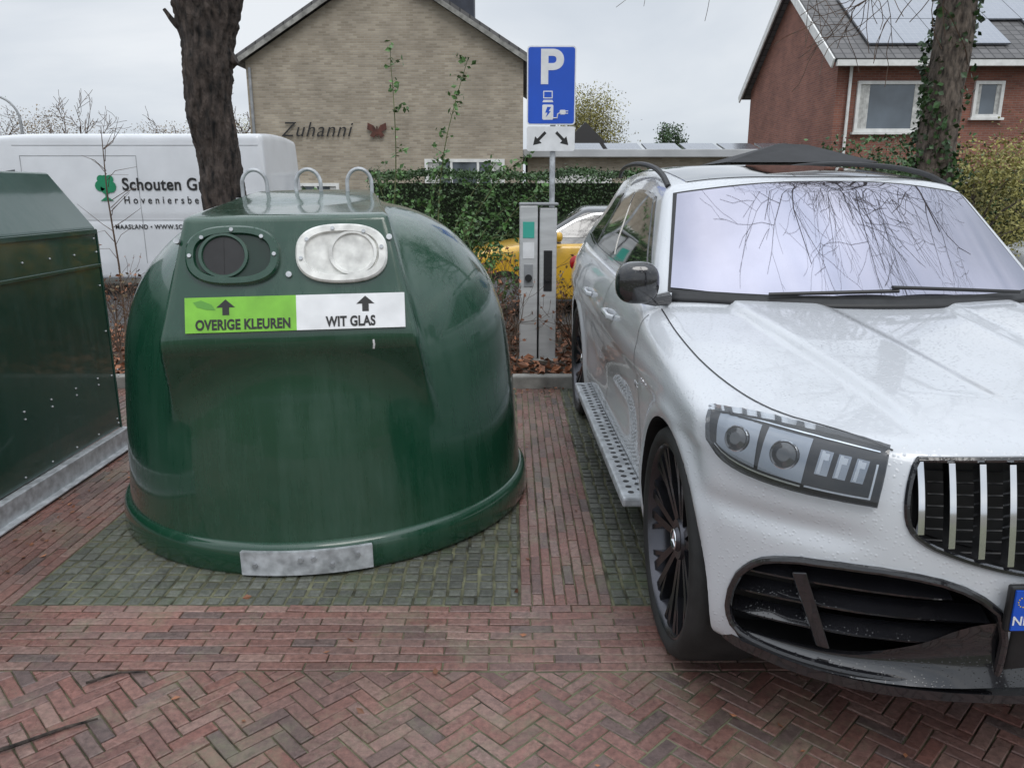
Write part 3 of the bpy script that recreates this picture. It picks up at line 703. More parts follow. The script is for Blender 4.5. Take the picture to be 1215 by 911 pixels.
        g.tube([tuple(q) for q in smoothline(pts,30,2)],.015,8); g.obj('roof_rail',M['black_matt'],T,smooth=True)
    Fx=lambda x,z:float(F0(np.array([x]),np.array([z]))[0])
    g=G(); g.prism([(p[0]*.985,.81+(p[1]-.81)*.985) for p in GL],.01,0,lambda p:(p[0],.125+p[2],p[1])); g.obj('grille',M['black_matt'],T)
    g=G(); ring=[(p[0],Fx(p[0],p[1])-.003,p[1]) for p in GL]; g.tube(ring+[ring[0],ring[1]],.008,6); g.obj('grille_frame',M['black_gloss'],T,smooth=True)
    for k in range(-7,8):
        x=k*.072
        if abs(x)>.51: continue
        zt=.946;zb=.672+.085*abs(x/.475)**2.4
        ya,yb=Fx(x,zb)-.004,Fx(x,zt)-.004
        pts=[(x,ya+(yb-ya)*t-.006*math.sin(math.pi*t),zb+(zt-zb)*t) for t in np.linspace(0,1,9)]
        g=G(); vs2=[];fs2=[]
        for p in pts:
            vs2+=[(p[0]-.012,p[1]+.018,p[2]),(p[0]-.008,p[1]-.004,p[2]),(p[0]+.008,p[1]-.004,p[2]),(p[0]+.012,p[1]+.018,p[2])]
        for i in range(len(pts)-1):
            for j in range(4): fs2.append((i*4+j,i*4+(j+1)%4,(i+1)*4+(j+1)%4,(i+1)*4+j))
        g.add(vs2,fs2+[(0,1,2,3),tuple(len(vs2)-4+i for i in(3,2,1,0))]); g.obj('grille_slat',M['chrome'],T,smooth=True,sharp=30)
    g=G()
    for z in np.arange(.70,.94,.030): g.tube([ (x,Fx(x,z)+.060,z) for x in np.linspace(-.46,.46,15)],.003,4)
    g.obj('grille_mesh',M['black_matt'],T)
    g=G(); yy=Fx(0,.83)-.045; g.tube([(.10*math.cos(a),yy,.82+.10*math.sin(a)) for a in np.linspace(0,2*math.pi,33)],.008,6)
    for a in(90,210,330): g.tube([(0,yy,.82),(.1*math.cos(R(a)),yy,.82+.1*math.sin(R(a)))],[.014,.003],4)
    g.obj('grille_emblem',M['chrome'],T,smooth=True)
    for s in(-1,1):
        pts=[(s*p[0],Fx(p[0],p[1])-.003,p[1]) for p in IL]
        g=G(); g.tube(pts+[pts[0],pts[1]],.011,8); g.obj('intake_frame',M['black_gloss'],T,smooth=True)
        def ribbon(name,line,h0,back,dep,mm):
            L_=smoothline([(s*x,Fx(x,z),z) for x,z in line],30,1); vs=[];fs=[];n=len(L_)
            for i,p in enumerate(L_):
                e=min(1,min(i,n-1-i)/3+.2)
                vs+=[(p[0],p[1]+back+dep,p[2]+h0*.9),(p[0],p[1]+back,p[2]),(p[0],p[1]+back+.004,p[2]-h0*.25*e),(p[0],p[1]+back+dep,p[2]-h0*.2)]
            for i in range(n-1):
                for j in range(4): fs.append((i*4+j,i*4+(j+1)%4,(i+1)*4+(j+1)%4,(i+1)*4+j))
            mesh_obj(name,vs,fs,mm,T,smooth=True,sharp=25)
        ribbon('intake_fin',[(.872,.560),(.74,.585),(.56,.595),(.40,.592)],.028,.012,.05,M['black_gloss'])
        ribbon('intake_fin',[(.890,.49),(.74,.520),(.56,.530),(.30,.530)],.028,.012,.05,M['black_gloss'])
        ribbon('intake_fin',[(.888,.42),(.74,.450),(.56,.462),(.30,.466)],.028,.012,.05,M['black_gloss'])
        # small upright winglet inside the intake
        g=G(); g.prism([(.66,.40),(.69,.40),(.76,.60),(.73,.61)],.05,0,lambda p:(s*p[0],Fx(p[0],p[1])+.012+p[2],p[1])); g.obj('intake_strut',M['black_gloss'],T,bevel=.004)
        lo_=smoothline([(s*x,Fx(x,z)-.035,z) for x,z in((.86,.350),(.70,.335),(.45,.345),(.2,.37),(0,.375))],40,2)
        hi2=smoothline([(s*x,Fx(x,z)+d_,z) for x,z,d_ in((.88,.372,.01),(.74,.378,.03),(.60,.390,.035),(.46,.45,.02),(.36,.53,.0),(.24,.545,-.003),(0,.54,-.003))],40,2)
        vs=[];fs=[];m=8
        for i in range(m+1):
            t=i/m
            for j in range(40):
                p=lo_[j]*(1-t)+hi2[j]*t; p=p+np.array([0,.020*math.sin(math.pi*t),.0]); vs.append(tuple(p))
        for i in range(m):
            for j in range(39): fs.append((i*40+j,i*40+j+1,(i+1)*40+j+1,(i+1)*40+j))
        mesh_obj('bumper_blade',vs,fs,M['black_gloss'],T,smooth=True,sharp=60)
        vs=[];fs=[]
        S=smoothline([(s*x,Fx(x,.34)+dy,0) for x,dy in((.885,.02),(.86,-.01),(.70,-.03),(.45,-.035),(0,-.035))],40,2)
        for p in S: vs+=[(p[0],p[1]+.05,.335+.01*abs(p[0])),(p[0],p[1]-.004,.33+.01*abs(p[0])),(p[0],p[1]-.004,.308),(p[0],p[1]+.12,.290)]
        for i in range(39):
            for j in range(3): fs.append((i*4+j,i*4+j+1,(i+1)*4+j+1,(i+1)*4+j))
        mesh_obj('bumper_splitter',vs,fs,M['black_gloss'],T,smooth=True,sharp=30)
        # headlight
        top=[(.935,1.000),(.88,1.012),(.72,.994),(.565,.968)]; bt=[(.94,.905),(.905,.852),(.80,.832),(.60,.828)]
        hl=bpy.data.objects.new('headlight',None); COL.objects.link(hl); hl.parent=T; hl.location=(s*.75,Fx(.75,.92),.92)
        def addh(name,v,f_,m,**k):
            return mesh_obj(name,[Vector(p)-hl.location for p in v],f_,m,hl,smooth=True,**k)
        PT=lambda l:[(s*a,Fx(a,b),b) for a,b in l]
        v,f_=patch(bv,PT(bt),PT(top),40,12,.003,2); addh('lamp_housing',v,f_,M['lens_dark'],sharp=40)
        a_=smoothline([(*q,0) for q in bt],80); b_=smoothline([(*q,0) for q in top],80)
        def blend(u,t): i=u*79; k=min(78,int(i)); w_=i-k; A=a_[k]*(1-w_)+a_[k+1]*w_; B=b_[k]*(1-w_)+b_[k+1]*w_; return tuple((A*(1-t)+B*t)[:2])
        def sub(u0,u1,t0,t1,off,m,name,slant=0):
            us=np.linspace(u0,u1,10); v,f_=patch(bv,PT([blend(u,t0) for u in us]),PT([blend(min(.99,u+slant),t1) for u in us]),18,5,off,0); addh(name,v,f_,m,sharp=30)
        sub(.06,.30,.14,.84,.007,M['lens_grey'],'reflector_bezel'); sub(.32,.56,.14,.84,.007,M['lens_grey'],'reflector_bezel',.02)
        sub(.05,.95,.885,.905,.009,M['lens_silver'],'daylight_strip')
        for u in(.615,.715,.815):
            sub(u,u+.070,.34,.72,.010,M['lens_grey'],'led_bezel',.014); sub(u+.012,u+.030,.36,.70,.014,M['lens_white'],'led_element',.012); sub(u+.030,u+.062,.58,.68,.014,M['lens_white'],'led_element',.004)
        sub(.58,.95,.10,.125,.010,M['lens_white'],'daylight_strip'); sub(.938,.950,.125,.70,.010,M['lens_white'],'led_element')
        sub(.05,.56,.08,.105,.010,M['lens_silver'],'reflector_rib')
        for u,r_,tt_ in((.18,.038,.48),(.44,.040,.50)):
            x,z=blend(u,tt_); loc,nor,_,_=bv.find_nearest(Vector((s*x,Fx(x,z),z))); c0=loc-hl.location
            a1=nor.orthogonal().normalized(); b1=nor.cross(a1)
            g=G(); vs=[c0+nor*.018]; n=28
            for rr_,h_ in((r_*.45,.0165),(r_*.8,.011),(r_*.9,.013),(r_*.98,.010)):
                vs+=[c0+nor*h_+(a1*math.cos(2*math.pi*j/n)+b1*math.sin(2*math.pi*j/n))*rr_ for j in range(n)]
            g.add(vs,[(0,1+j,1+(j+1)%n) for j in range(n)],0); g.f+= [ (1+k*n+j,1+k*n+(j+1)%n,1+(k+1)*n+(j+1)%n,1+(k+1)*n+j) for k in range(3) for j in range(n)]; g.m+=[0]*n+[0]*n+[1]*n
            g.obj('projector_lens',[M['glass_dark'],M['lens_silver']],hl,smooth=True)
        v,f_=patch(bv,PT(bt),PT(top),40,12,.022,2,thick=True); addh('lamp_cover',v,f_,M['clear'],sharp=40)
        lines=[[(s*.56,.10,.975),(s*.66,.20,1.0),(s*.80,.36,1.02),(s*.865,.7,1.05),(s*.875,1.1,1.085),(s*.86,1.5,1.13)],
               [(s*.97,1.30,.42),(s*.97,1.33,.7),(s*.97,1.40,.95),(s*.92,1.46,1.10)],
               [(s*.97,2.42,.40),(s*.97,2.42,.7),(s*.97,2.43,.95),(s*.9,2.45,1.14)],
               [(s*.97,3.25,.42),(s*.97,3.2,.6),(s*.97,3.28,.86),(s*.97,3.42,.97),(s*.9,3.5,1.14)],
               [(s*.97,1.3,.40),(s*.97,2.4,.385),(s*.97,3.25,.40)]]
        for l in lines:
            v,f_=seam(bv,l,.005,.002); mesh_obj('panel_gap',v,f_,M['black_matt'],T)
        for y in(2.17,3.05):
            g=G(); g.tube([(s*.975,y-.11,.985),(s*1.0,y-.09,.99),(s*1.0,y+.09,.993),(s*.975,y+.11,.99)],.012,8,flat=1.2); g.obj('door_handle',M['carwhite'],T,smooth=True)
        rb=bpy.data.objects.new('running_board',None); COL.objects.link(rb); rb.parent=T; rb.location=(s*.93,2.25,.34)
        g=G(); g.box((s*.01,0,0),(.19,1.98,.045)); g.obj('step',M['galv'],rb,bevel=.012)
        g=G()
        for i in range(30):
            for k,xx in enumerate((-.045,.0,.045)): 
                y=-.93+.063*i+(.03 if k==1 else 0); g.cyl((s*(.015+xx),y,.021),(s*(.015+xx),y,.0238),.014,8)
        o=g.obj('step_perforation',M['black_matt'],rb); o['kind']='stuff'
        mr=bpy.data.objects.new('wing_mirror',None); COL.objects.link(mr); mr.parent=T; mr.location=(s*.965,1.50,1.225)
        g=G(); g.sphere((0,0,0),.10,0,16,(.92,.55,.88),.75); g.obj('mirror_housing',M['black_gloss'],mr,smooth=True)
        g=G(); g.tube([(s*-.14,.03,-.07),(s*-.08,.01,-.075),(s*-.01,0,-.055)],[.030,.026,.032],10); g.obj('mirror_arm',M['black_gloss'],mr,smooth=True)
        g=G(); g.prism([(-.065,-.055),(.065,-.055),(.07,.0),(.06,.06),(-.06,.055)],.004,0,lambda p:(p[0],.054+p[2],p[1])); g.obj('mirror_glass',M['glass_dark'],mr)
        g=G(); g.sphere((s*.80,4.86,1.0),.1,0,10,(1.3,.5,.7),.7); g.obj('tail_light',TAIL,T,smooth=True)
    P_=lambda l:[(x,Fx(x,z),z) for x,z in l]
    v,f_=patch(bv,P_([(-.255,.372),(0,.37),(.255,.372)]),P_([(-.255,.535),(0,.535),(.255,.535)]),30,10,.005,1); mesh_obj('radiator_opening',v,f_,M['black_matt'],T,smooth=True)
    v,f_=patch(gv,[(-.81,1.54,1.14),(-.4,1.32,1.14),(0,1.26,1.14),(.4,1.32,1.14),(.81,1.54,1.14)],[(-.79,1.59,1.166),(-.4,1.38,1.166),(0,1.32,1.166),(.4,1.38,1.166),(.79,1.59,1.166)],40,3,.010,2); mesh_obj('cowl',v,f_,M['black_matt'],T,smooth=True)
    for a,b in(((-.45,1.40,1.17),(.05,1.335,1.185)),((.62,1.46,1.17),(.02,1.33,1.20))):
        g=G(); g.tube([tuple(Vector(a)+Vector((0,-.02,.02))),tuple((Vector(a)+Vector(b))/2+Vector((0,-.035,.025))),tuple(Vector(b)+Vector((0,-.015,.025)))],.008,6); g.obj('windscreen_wiper',M['black_matt'],T,smooth=True)
    lp=bpy.data.objects.new('licence_plate',None); COL.objects.link(lp); lp.parent=T; lp.location=(-.030,-.020,.598)
    g=G(); g.box((0,-.005,0),(.535,.02,.125)); g.obj('plate_frame',M['black_matt'],lp,bevel=.006)
    g=G(); g.box((.02,-.017,0),(.475,.006,.108),0); g.box((-.238,-.017,0),(.041,.0062,.108),1); g.obj('plate_panel',[M['plate_yellow'],M['blue_sign']],lp)
    text('plate_lettering','NL',.034,M['white_sign'],lp,(-.238,-.0212,-.038),(R(90),0,0),'CENTER',.0004,.0006)
    g=G()
    for i in range(12):
        a=i*math.pi/6; g.cyl((-.238+.013*math.cos(a),-.0205,.024+.013*math.sin(a)),(-.238+.013*math.cos(a),-.0212,.024+.013*math.sin(a)),.0018,5)
    g.obj('plate_symbol',M['plate_yellow'],lp)
    text('side_badge','AMG',.035,M['chrome'],T,(-.985,1.33,.82),(R(90),0,R(-90)),'CENTER',.002,0,1.1)
    g=G(); g.box((0,2.35,.33),(1.3,3.9,.2)); g.obj('underbody',M['black_matt'],T)
    def wheel_parts():
        g=G(); g.lathe([(-.10,.325),(-.122,.335),(-.137,.350),(-.139,.372),(-.130,.390),(-.108,.402),(-.080,.405),(.080,.405),(.118,.397),(.14,.36),(.12,.33),(.10,.325)],80)
        ty=g.obj('tyre',M['tyre'],None,smooth=True,sharp=60)
        g=G(); g.lathe([(-.112,.342),(-.126,.340),(-.129,.332),(-.116,.322),(-.06,.312),(.1,.30)],80,0)
        g.lathe([(-.02,.0),(-.02,.22),(-.015,.22)],40,1)
        g.lathe([(-.100,0),(-.100,.038),(-.09,.044),(-.092,.070),(-.06,.08)],40,0)
        for k in range(7):
            for e in(-1,1):
                a0=2*math.pi*(k/7); 
                for (da,r1,w1,w0) in((e*.13,.328,.017,.012),(e*.30,.328,.010,.006)):
                    a1=a0+da; ab=a0+e*.16 if abs(da)<.2 else a0+e*.14; rb_=.065 if abs(da)<.2 else .18
                    p0=Vector((-.082-(.012 if rb_>.1 else 0),rb_*math.cos(ab),rb_*math.sin(ab))); p1=Vector((-.114,r1*math.cos(a1),r1*math.sin(a1)))
                    tdir=Vector((0,-math.sin(a1),math.cos(a1))); nrm=Vector((-1,0,0))
                    vs=[p0-tdir*w0,p0+tdir*w0,p1+tdir*w1,p1-tdir*w1]; vs+= [q-nrm*.04 for q in vs]
                    g.add(vs,[(0,1,2,3),(4,7,6,5),(0,4,5,1),(1,5,6,2),(2,6,7,3),(3,7,4,0)],0)
        rm=g.obj('rim',[M['rim'],M['black_matt']],None,smooth=True,sharp=30)
        g=G(); g.tube([(-.103,.034*math.cos(a),.034*math.sin(a)) for a in np.linspace(0,2*math.pi,25)],.003,5)
        for a in(90,210,330): g.tube([(-.104,0,0),(-.103,.034*math.cos(R(a)),.034*math.sin(R(a)))],[.006,.0015],4)
        hb=g.obj('hub_emblem',M['chrome'],None,smooth=True)
        return ty,rm,hb
    parts=wheel_parts(); first=True
    for yw in(yw1,yw2):
        for s in(-1,1):
            wh=bpy.data.objects.new('wheel',None); COL.objects.link(wh); wh.parent=T; wh.location=(s*.83,yw,.405); 
            if s>0: wh.rotation_euler=(0,0,math.pi)
            for src in parts:
                o=src if first else src.copy()
                if not first: COL.objects.link(o)
                o.parent=wh
            first=False
    return T
build_suv()

# ------------------------------------------------------------------ simple background cars
def small_car(loc,rotz,paint,cabin,label,name='parked_car'):
    T=thing(name,label,'car',loc,(0,0,rotz))
    hc=curve([(-.2,.55),(0,.66),(.2,.80),(.6,.90),(1.1,.97),(3.3,1.0),(4.1,.98)],.03)
    def f(p):
        x=np.abs(p[:,0]);y=p[:,1];z=p[:,2]
        a=smax(x-(.86-.25*(z-.6)**2),z-(hc(y)-.05*(x/.8)**2),.07); a=smax(a,.02+.28*(x/.86)**3-y,.1); a=smax(a,y-4.05+.15*(x/.86)**2,.1); return smax(a,.2-z,.04)
    V,F=field_mesh(f,(-1,-.1,.1),(1,4.2,1.2),(-.4,.5,.45),(.4,3.6,.6),.06); bvb=bvh_of(V,F); mesh_obj('body',V,F,paint,T,smooth=True,sharp=50)
    def fg(p):
        x=np.abs(p[:,0]);y=p[:,1];z=p[:,2]
        a=smax(x-(.78-.42*(z-.95)),z-(1.40-.04*(x/.6)**2-.05*np.clip(y-2.3,0,2)),.06); a=smax(a,-.5*(y-1.05-.1*x*x)+.87*(z-.95),.04); a=smax(a,.7*(y-3.85)+.7*(z-.95),.06); return smax(a,.8-z,.04)
    V,F=field_mesh(fg,(-1,.6,.7),(1,4.3,1.6),(-.3,1.9,.95),(.3,3,1.15),.06); gv=bvh_of(V,F); mesh_obj('cabin_shell',V,F,cabin,T,smooth=True,sharp=50)
    for s in(-1,1):
        for a in(((1.32,.99),(2.2,1.01),(1.85,1.30),(2.2,1.32)),((2.27,1.01),(3.45,1.03),(2.27,1.32),(3.1,1.28))):
            v,f_=patch(gv,[(s*.75,*a[0]),(s*.75,*a[1])],[(s*.66,*a[2]),(s*.66,*a[3])],12,6,.006,0); mesh_obj('side_window',v,f_,M['glass_dark'],T,smooth=True,sharp=40)
        v,f_=seam(gv,[(s*.76,1.28,.985),(s*.70,1.80,1.31),(s*.66,2.3,1.345),(s*.66,3.0,1.31)],.022,.012,24,1); mesh_obj('window_trim',v,f_,M['chrome'],T)
        for l in([(s*.86,1.3,.4),(s*.86,1.3,.7),(s*.8,1.35,.95)],[(s*.86,2.24,.4),(s*.86,2.24,.7),(s*.8,2.24,.95)]):
            v,f_=seam(bvb,l,.012,.004,20,1); mesh_obj('panel_gap',v,f_,M['black_matt'],T)
        g=G(); g.sphere((s*.92,1.45,1.02),.08,0,8,(1,.6,.8),.8); g.obj('wing_mirror',paint,T,smooth=True)
        for yw in(.75,3.3):
            wh=bpy.data.objects.new('wheel',None); COL.objects.link(wh); wh.parent=T; wh.location=(s*.76,yw,.3)
            g=G(); g.lathe([(-.1,.2),(-.11,.28),(-.07,.3),(.07,.3),(.11,.28),(.1,.2)],32); g.obj('tyre',M['tyre'],wh,smooth=True)
            g=G(); g.lathe([(-.105,.2),(-.09,.1),(-.1,0)],24); g.lathe([(.105,.2),(.09,.1),(.1,0)],24); g.obj('rim',M['zinc'],wh,smooth=True)
        g=G(); g.sphere((s*.60,.14,.68),.12,0,10,(1.2,.9,.6)); g.obj('headlight',M['lens_white'],T,smooth=True)
    v,f_=patch(gv,[(-.62,1.18,1.0),(0,1.12,1.0),(.62,1.18,1.0)],[(-.52,1.72,1.31),(0,1.70,1.33),(.52,1.72,1.31)],16,8,.006,1); mesh_obj('windscreen',v,f_,M['glass_dark'],T,smooth=True,sharp=40)
    return T
small_car((-.85,10.9,0),R(-90),M['yellow'],M['grey_paint'],'yellow car with dark cabin parked sideways behind the charging post')
small_car((7.6,11.6,0),R(-90),M['white_paint'],M['white_paint'],'white car parked beyond the planting bed')

# ------------------------------------------------------------------ van
T=thing('delivery_van','white gardening company van with black lettering and green tree logo','van',(-9.72,13.05,0),(0,0,0))
def fv(p):
    x=p[:,0];y=np.abs(p[:,1]);z=p[:,2]
    wv=.995-.02*np.clip(z-1.3,0,2)**2-.10*np.clip(.5-z,0,1)-.012*np.exp(-((z-1.16)/.05)**2)
    rf=2.46-.04*(y/.9)**2-.10*np.clip(2.6-x,0,3)**1.8*.8
    a=smax(y-wv,z-rf,.06); a=smax(a,-.80*(x-.95)+.60*(z-1.25),.12); a=smax(a,-(x-.12)+.12*y*y,.15); a=smax(a,z-(1.02+.3*np.clip(x,0,1.2))-9*np.clip(x-.75,0,1),.1)
    a=smax(a,x-6.02+.06*np.clip(z-1.2,0,2),.06); return smax(a,.25-z,.05)
V,F=field_mesh(fv,(-.1,-1.1,.15),(6.2,1.1,2.6),(1.6,-.4,.7),(5.2,.4,1.2),.045); vb=bvh_of(V,F)
mesh_obj('body',V,F,M['white_paint'],T,smooth=True,sharp=50)
for s in(-1,1):
    v,f_=patch(vb,[(1.35,s*1,1.25),(2.2,s*1,1.25)],[(1.85,s*.97,1.85),(2.2,s*.97,1.9)],10,6,.006,0); mesh_obj('side_window',v,f_,M['glass_dark'],T,smooth=True,sharp=40)
    for l in([(2.3,s*1,.5),(2.3,s*1,1.2),(2.3,s*.98,2.1)],[(4.05,s*1,.5),(4.05,s*1,1.2),(4.05,s*.98,2.1)],[(2.3,s*.98,2.1),(4.05,s*.98,2.1)],[(2.4,s*1,1.15),(5.9,s*1,1.15)],[(2.2,s*.97,2.25),(5.9,s*.97,2.25)]):
        v,f_=seam(vb,l,.008,.004,16,0); mesh_obj('panel_gap',v,f_,M['zinc'],T)
    for xw in(1.0,4.6):
        wh=bpy.data.objects.new('wheel',None); COL.objects.link(wh); wh.parent=T; wh.location=(xw,s*.9,.34); wh.rotation_euler=(0,0,R(90))
        g=G(); g.lathe([(-.1,.2),(-.12,.32),(-.08,.34),(.08,.34),(.12,.32),(.1,.2)],32); g.obj('tyre',M['tyre'],wh,smooth=True)
        g=G(); g.lathe([(-.105,.2),(-.09,.1),(-.1,0)],24); g.lathe([(.105,.2),(.09,.1),(.1,0)],24); g.obj('rim',M['galv'],wh,smooth=True)
    g=G(); g.box((5.99,s*.88,1.3),(.08,.12,.5)); g.obj('tail_light',TAIL,T,bevel=.02)
v,f_=patch(vb,[(.98,-.75,1.3),(.98,.75,1.3)],[(1.5,-.7,1.95),(1.5,.7,1.95)],12,8,.006,0); mesh_obj('windscreen',v,f_,M['glass_dark'],T,smooth=True)
rt=(R(90),0,0); yy=-1.003
text('van_lettering','Schouten Groen',.255,M['black_paint'],T,(3.80,yy,1.60),rt,'LEFT',.002,.005,1.05,.90)
text('van_lettering','Hoveniersbedrijf',.155,M['black_paint'],T,(3.80,yy,1.40),rt,'LEFT',.002,.001,1.65,.88)
text('van_lettering','MAASLAND • WWW.SCHOUTENGROEN.NL',.095,M['black_paint'],T,(3.62,yy,1.02),rt,'LEFT',.002,.001,1.1,.95)
g=G()
for (x,z,r) in((3.05,1.72,.10),(2.97,1.66,.08),(3.12,1.65,.09),(3.05,1.62,.08),(2.99,1.76,.06),(3.12,1.76,.06)):
    g.cyl((x+.50,yy,z),(x+.50,yy-.004-.001*r*10,z),r,12)
g.box((3.55,yy,1.52),(.04,.006,.14)); g.prism([(-.1,0),(.1,0),(.03,.05),(-.03,.05)],.006,0,lambda p:(3.55+p[0],yy-p[2],1.44+p[1])); g.obj('tree_logo',M['logo_green'],T)

# ------------------------------------------------------------------ charging post & sign
T=thing('charging_station','grey metal electric car charging post with two sockets on leaf-covered bed','charging station',(.235,7.0,.06))
g=G(); g.box((-.088,0,.70),(.160,.22,1.42)); g.box((.085,.01,.69),(.155,.2,1.40)); g.box((0,.02,.68),(.02,.16,1.36),1); g.obj('post_body',[M['steel_flat'],M['black_matt']],T,bevel=.012)
g=G(); g.box((.085,-.094,.84),(.075,.010,.36)); g.obj('socket_panel',M['black_matt'],T,bevel=.004)
g=G(); g.box((-.088,-.113,.80),(.08,.006,.20)); g.obj('socket_panel',M['zinc'],T,bevel=.002)
for x,y in((-.088,-.114),(.085,-.098)):
    g=G(); g.cyl((x,y,.78),(x,y-.022,.78),.032,16); g.obj('charging_socket',M['black_matt'],T,smooth=True)
g=G(); g.box((-.088,-.1125,1.20),(.10,.004,.14)); g.obj('sticker',M['teal'],T)
g=G(); g.box((-.088,-.112,1.02),(.10,.004,.14)); g.obj('instruction_label',M['white_sign'],T)
g=G(); g.box((0,0,1.42),(.345,.23,.025)); g.obj('cap',M['zinc'],T,bevel=.008)
g=G(); g.box((0,0,.01),(.42,.3,.05)); g.obj('foot',M['kerb'],T)
T=thing('parking_sign','blue parking sign with charging symbols and arrow plate on galvanised pole','road sign',(.375,7.42,.06))
g=G(); g.cyl((0,0,0),(0,0,2.74),.026,16); g.obj('pole',M['galv'],T,smooth=True)
sp=bpy.data.objects.new('sign_panel',None); COL.objects.link(sp); sp.parent=T; sp.location=(-.02,-.04,2.45)
def rrect(w,h,r,n=6):
    out=[]
    for cx,cy,a0 in((w/2-r,h/2-r,0),(-w/2+r,h/2-r,90),(-w/2+r,-h/2+r,180),(w/2-r,-h/2+r,270)):
        for i in range(n+1):
            a=R(a0+90*i/n); out.append((cx+r*math.cos(a),cy+r*math.sin(a)))
    return out
def flat(g,poly,y,d,mi=0,cx=0,cz=0): g.prism(poly,d,mi,lambda p:(p[0]+cx,y-p[2],p[1]+cz))
g=G(); flat(g,rrect(.44,.67,.03),0,.004,0); g.obj('sign_border',M['white_sign'],sp)
g=G(); flat(g,rrect(.418,.648,.022),-.004,.002,0); g.obj('sign_face',M['blue_sign'],sp)
text('sign_lettering','P',.40,M['white_sign'],sp,(-.005,-.0075,.025),rt,'CENTER',.001,.012,1,1.05)
g=G()
flat(g,rrect(.085,.065,.004),-.006,.0015,0,-.03,-.075); flat(g,rrect(.068,.048,.002),-.0075,.001,1,-.03,-.075)
flat(g,[(-.05,0),(.05,0),(.04,.02),(-.04,.02)],-.006,.0015,0,-.03,-.14)
flat(g,rrect(.10,.13,.012),-.006,.0015,0,-.03,-.225)
flat(g,[(-.005,.045),(.03,.045),(.008,.008),(.028,.008),(-.018,-.045),(-.003,-.005),(-.024,-.005)],-.0075,.001,1,-.03,-.225)
g.tube([(.02,-.008,-.275),(.055,-.008,-.275),(.06,-.008,-.24),(.085,-.008,-.23)],.006,6,0)
flat(g,rrect(.055,.04,.012),-.006,.002,0,.105,-.225); g.box((.14,-.008,-.215),(.03,.002,.007)); g.box((.14,-.008,-.235),(.03,.002,.007))
g.obj('charging_symbol',[M['white_sign'],M['blue_sign']],sp)
ap=bpy.data.objects.new('arrow_plate',None); COL.objects.link(ap); ap.parent=T; ap.location=(-.02,-.04,1.995)
g=G(); flat(g,rrect(.44,.215,.02),0,.004); g.obj('plate_face',M['white_sign'],ap)
for s in(-1,1):
    g=G(); poly=[(-.08,-.013),(.012,-.013),(.012,-.042),(.08,0),(.012,.042),(.012,.013),(-.08,.013)]
    pp=[((x+y)*.7071*s,(-x+y)*.7071) for x,y in poly]
    if s<0: pp=pp[::-1]
    flat(g,pp,-.004,.0015,0,s*.105,0); g.obj('arrow_symbol',M['black_paint'],ap)
for z in(2.2,2.65,1.93):
    g=G(); g.box((-.01,-.02,z),(.09,.035,.03)); g.obj('clamp',M['galv'],T)

# ------------------------------------------------------------------ houses
def window(T,c,w,h,axis='y',panes=2,curt=True):
    wn=bpy.data.objects.new('window',None); COL.objects.link(wn); wn.parent=T; wn.location=c
    g=G(); t=.09
    for bx in(((0,0,h/2-t/2),(w,.12,t)),((0,0,-h/2+t/2),(w,.12,t)),((-w/2+t/2,0,0),(t,.12,h-2*t)),((w/2-t/2,0,0),(t,.12,h-2*t))): g.box(*bx)
    for i in range(1,panes): g.box((-w/2+w*i/panes,0,0),(t*.8,.10,h-2*t))
    g.obj('frame',M['white_frame'],wn)
    g=G(); g.box((0,.01,0),(w-2*t,.02,h-2*t)); g.obj('glass',M['glass_house'],wn)
    for sx_ in(-1,1):
        g=G(); n=10; ww=w*.14; vs=[]
        for i in range(n+1):
            for z_ in(-h/2+t,h/2-t): vs.append((sx_*(w/2-t-ww)+ww*(i/n)*sx_,-.006-.006*(i%2),z_))
        g.add(vs,[(2*i,2*i+1,2*i+3,2*i+2) for i in range(n)]); g.obj('curtain',M['curtain'],wn)
    g=G(); g.box((0,-.04,-h/2-.04),(w+.12,.18,.07)); g.obj('sill',M['white_frame'],wn)
T=thing('brick_house','tan brick house with plain gable wall, metal lettering and butterfly ornament','house',(-3.72,24,0))
g=G(); hw=4.05; ez=5.25; ap_=7.75
g.prism([(-hw,-.1),(hw,-.1),(hw,ez),(0,ap_),(-hw,ez)],9,0,lambda p:(p[0],p[2],p[1])); g.obj('wall',M['wall_tan'],T)
rf=bpy.data.objects.new('roof',None); COL.objects.link(rf); rf.parent=T; rf.location=(0,0,0)
sl_=(ap_-ez)/hw
for s in(-1,1):
    g=G(); e=hw+.32; g.add([(s*0,-.25,ap_+.10),(s*e,-.25,ap_+.10-e*sl_),(s*e,9.2,ap_+.10-e*sl_),(0,9.2,ap_+.10),(s*0,-.25,ap_+.24),(s*e,-.25,ap_+.24-e*sl_),(s*e,9.2,ap_+.24-e*sl_),(0,9.2,ap_+.24)],[(0,1,2,3),(4,7,6,5),(0,4,5,1),(1,5,6,2),(2,6,7,3)])
    g.obj('roof_slope',M['tiles'],rf)
    g=G(); g.add([(0,-.29,ap_-.02),(s*e,-.29,ap_-.02-e*sl_),(s*e,-.29,ap_+.13-e*sl_),(0,-.29,ap_+.13),(0,-.255,ap_-.02),(s*e,-.255,ap_-.02-e*sl_),(s*e,-.255,ap_+.13-e*sl_),(0,-.255,ap_+.13)],[(0,1,2,3),(4,7,6,5),(3,2,6,7),(0,4,5,1),(1,5,6,2)])
    g.obj('barge_board',M['kerb'],rf)
g=G(); g.box((2.15,1.6,7.2),(.85,.9,1.6)); g.box((2.15,1.6,8.03),(.95,1.0,.08)); g.obj('chimney',M['slate'],rf)
window(T,(2.3,-.02,1.75),2.4,1.5,panes=3); window(T,(-2.2,-.02,1.2),1.4,1.2)
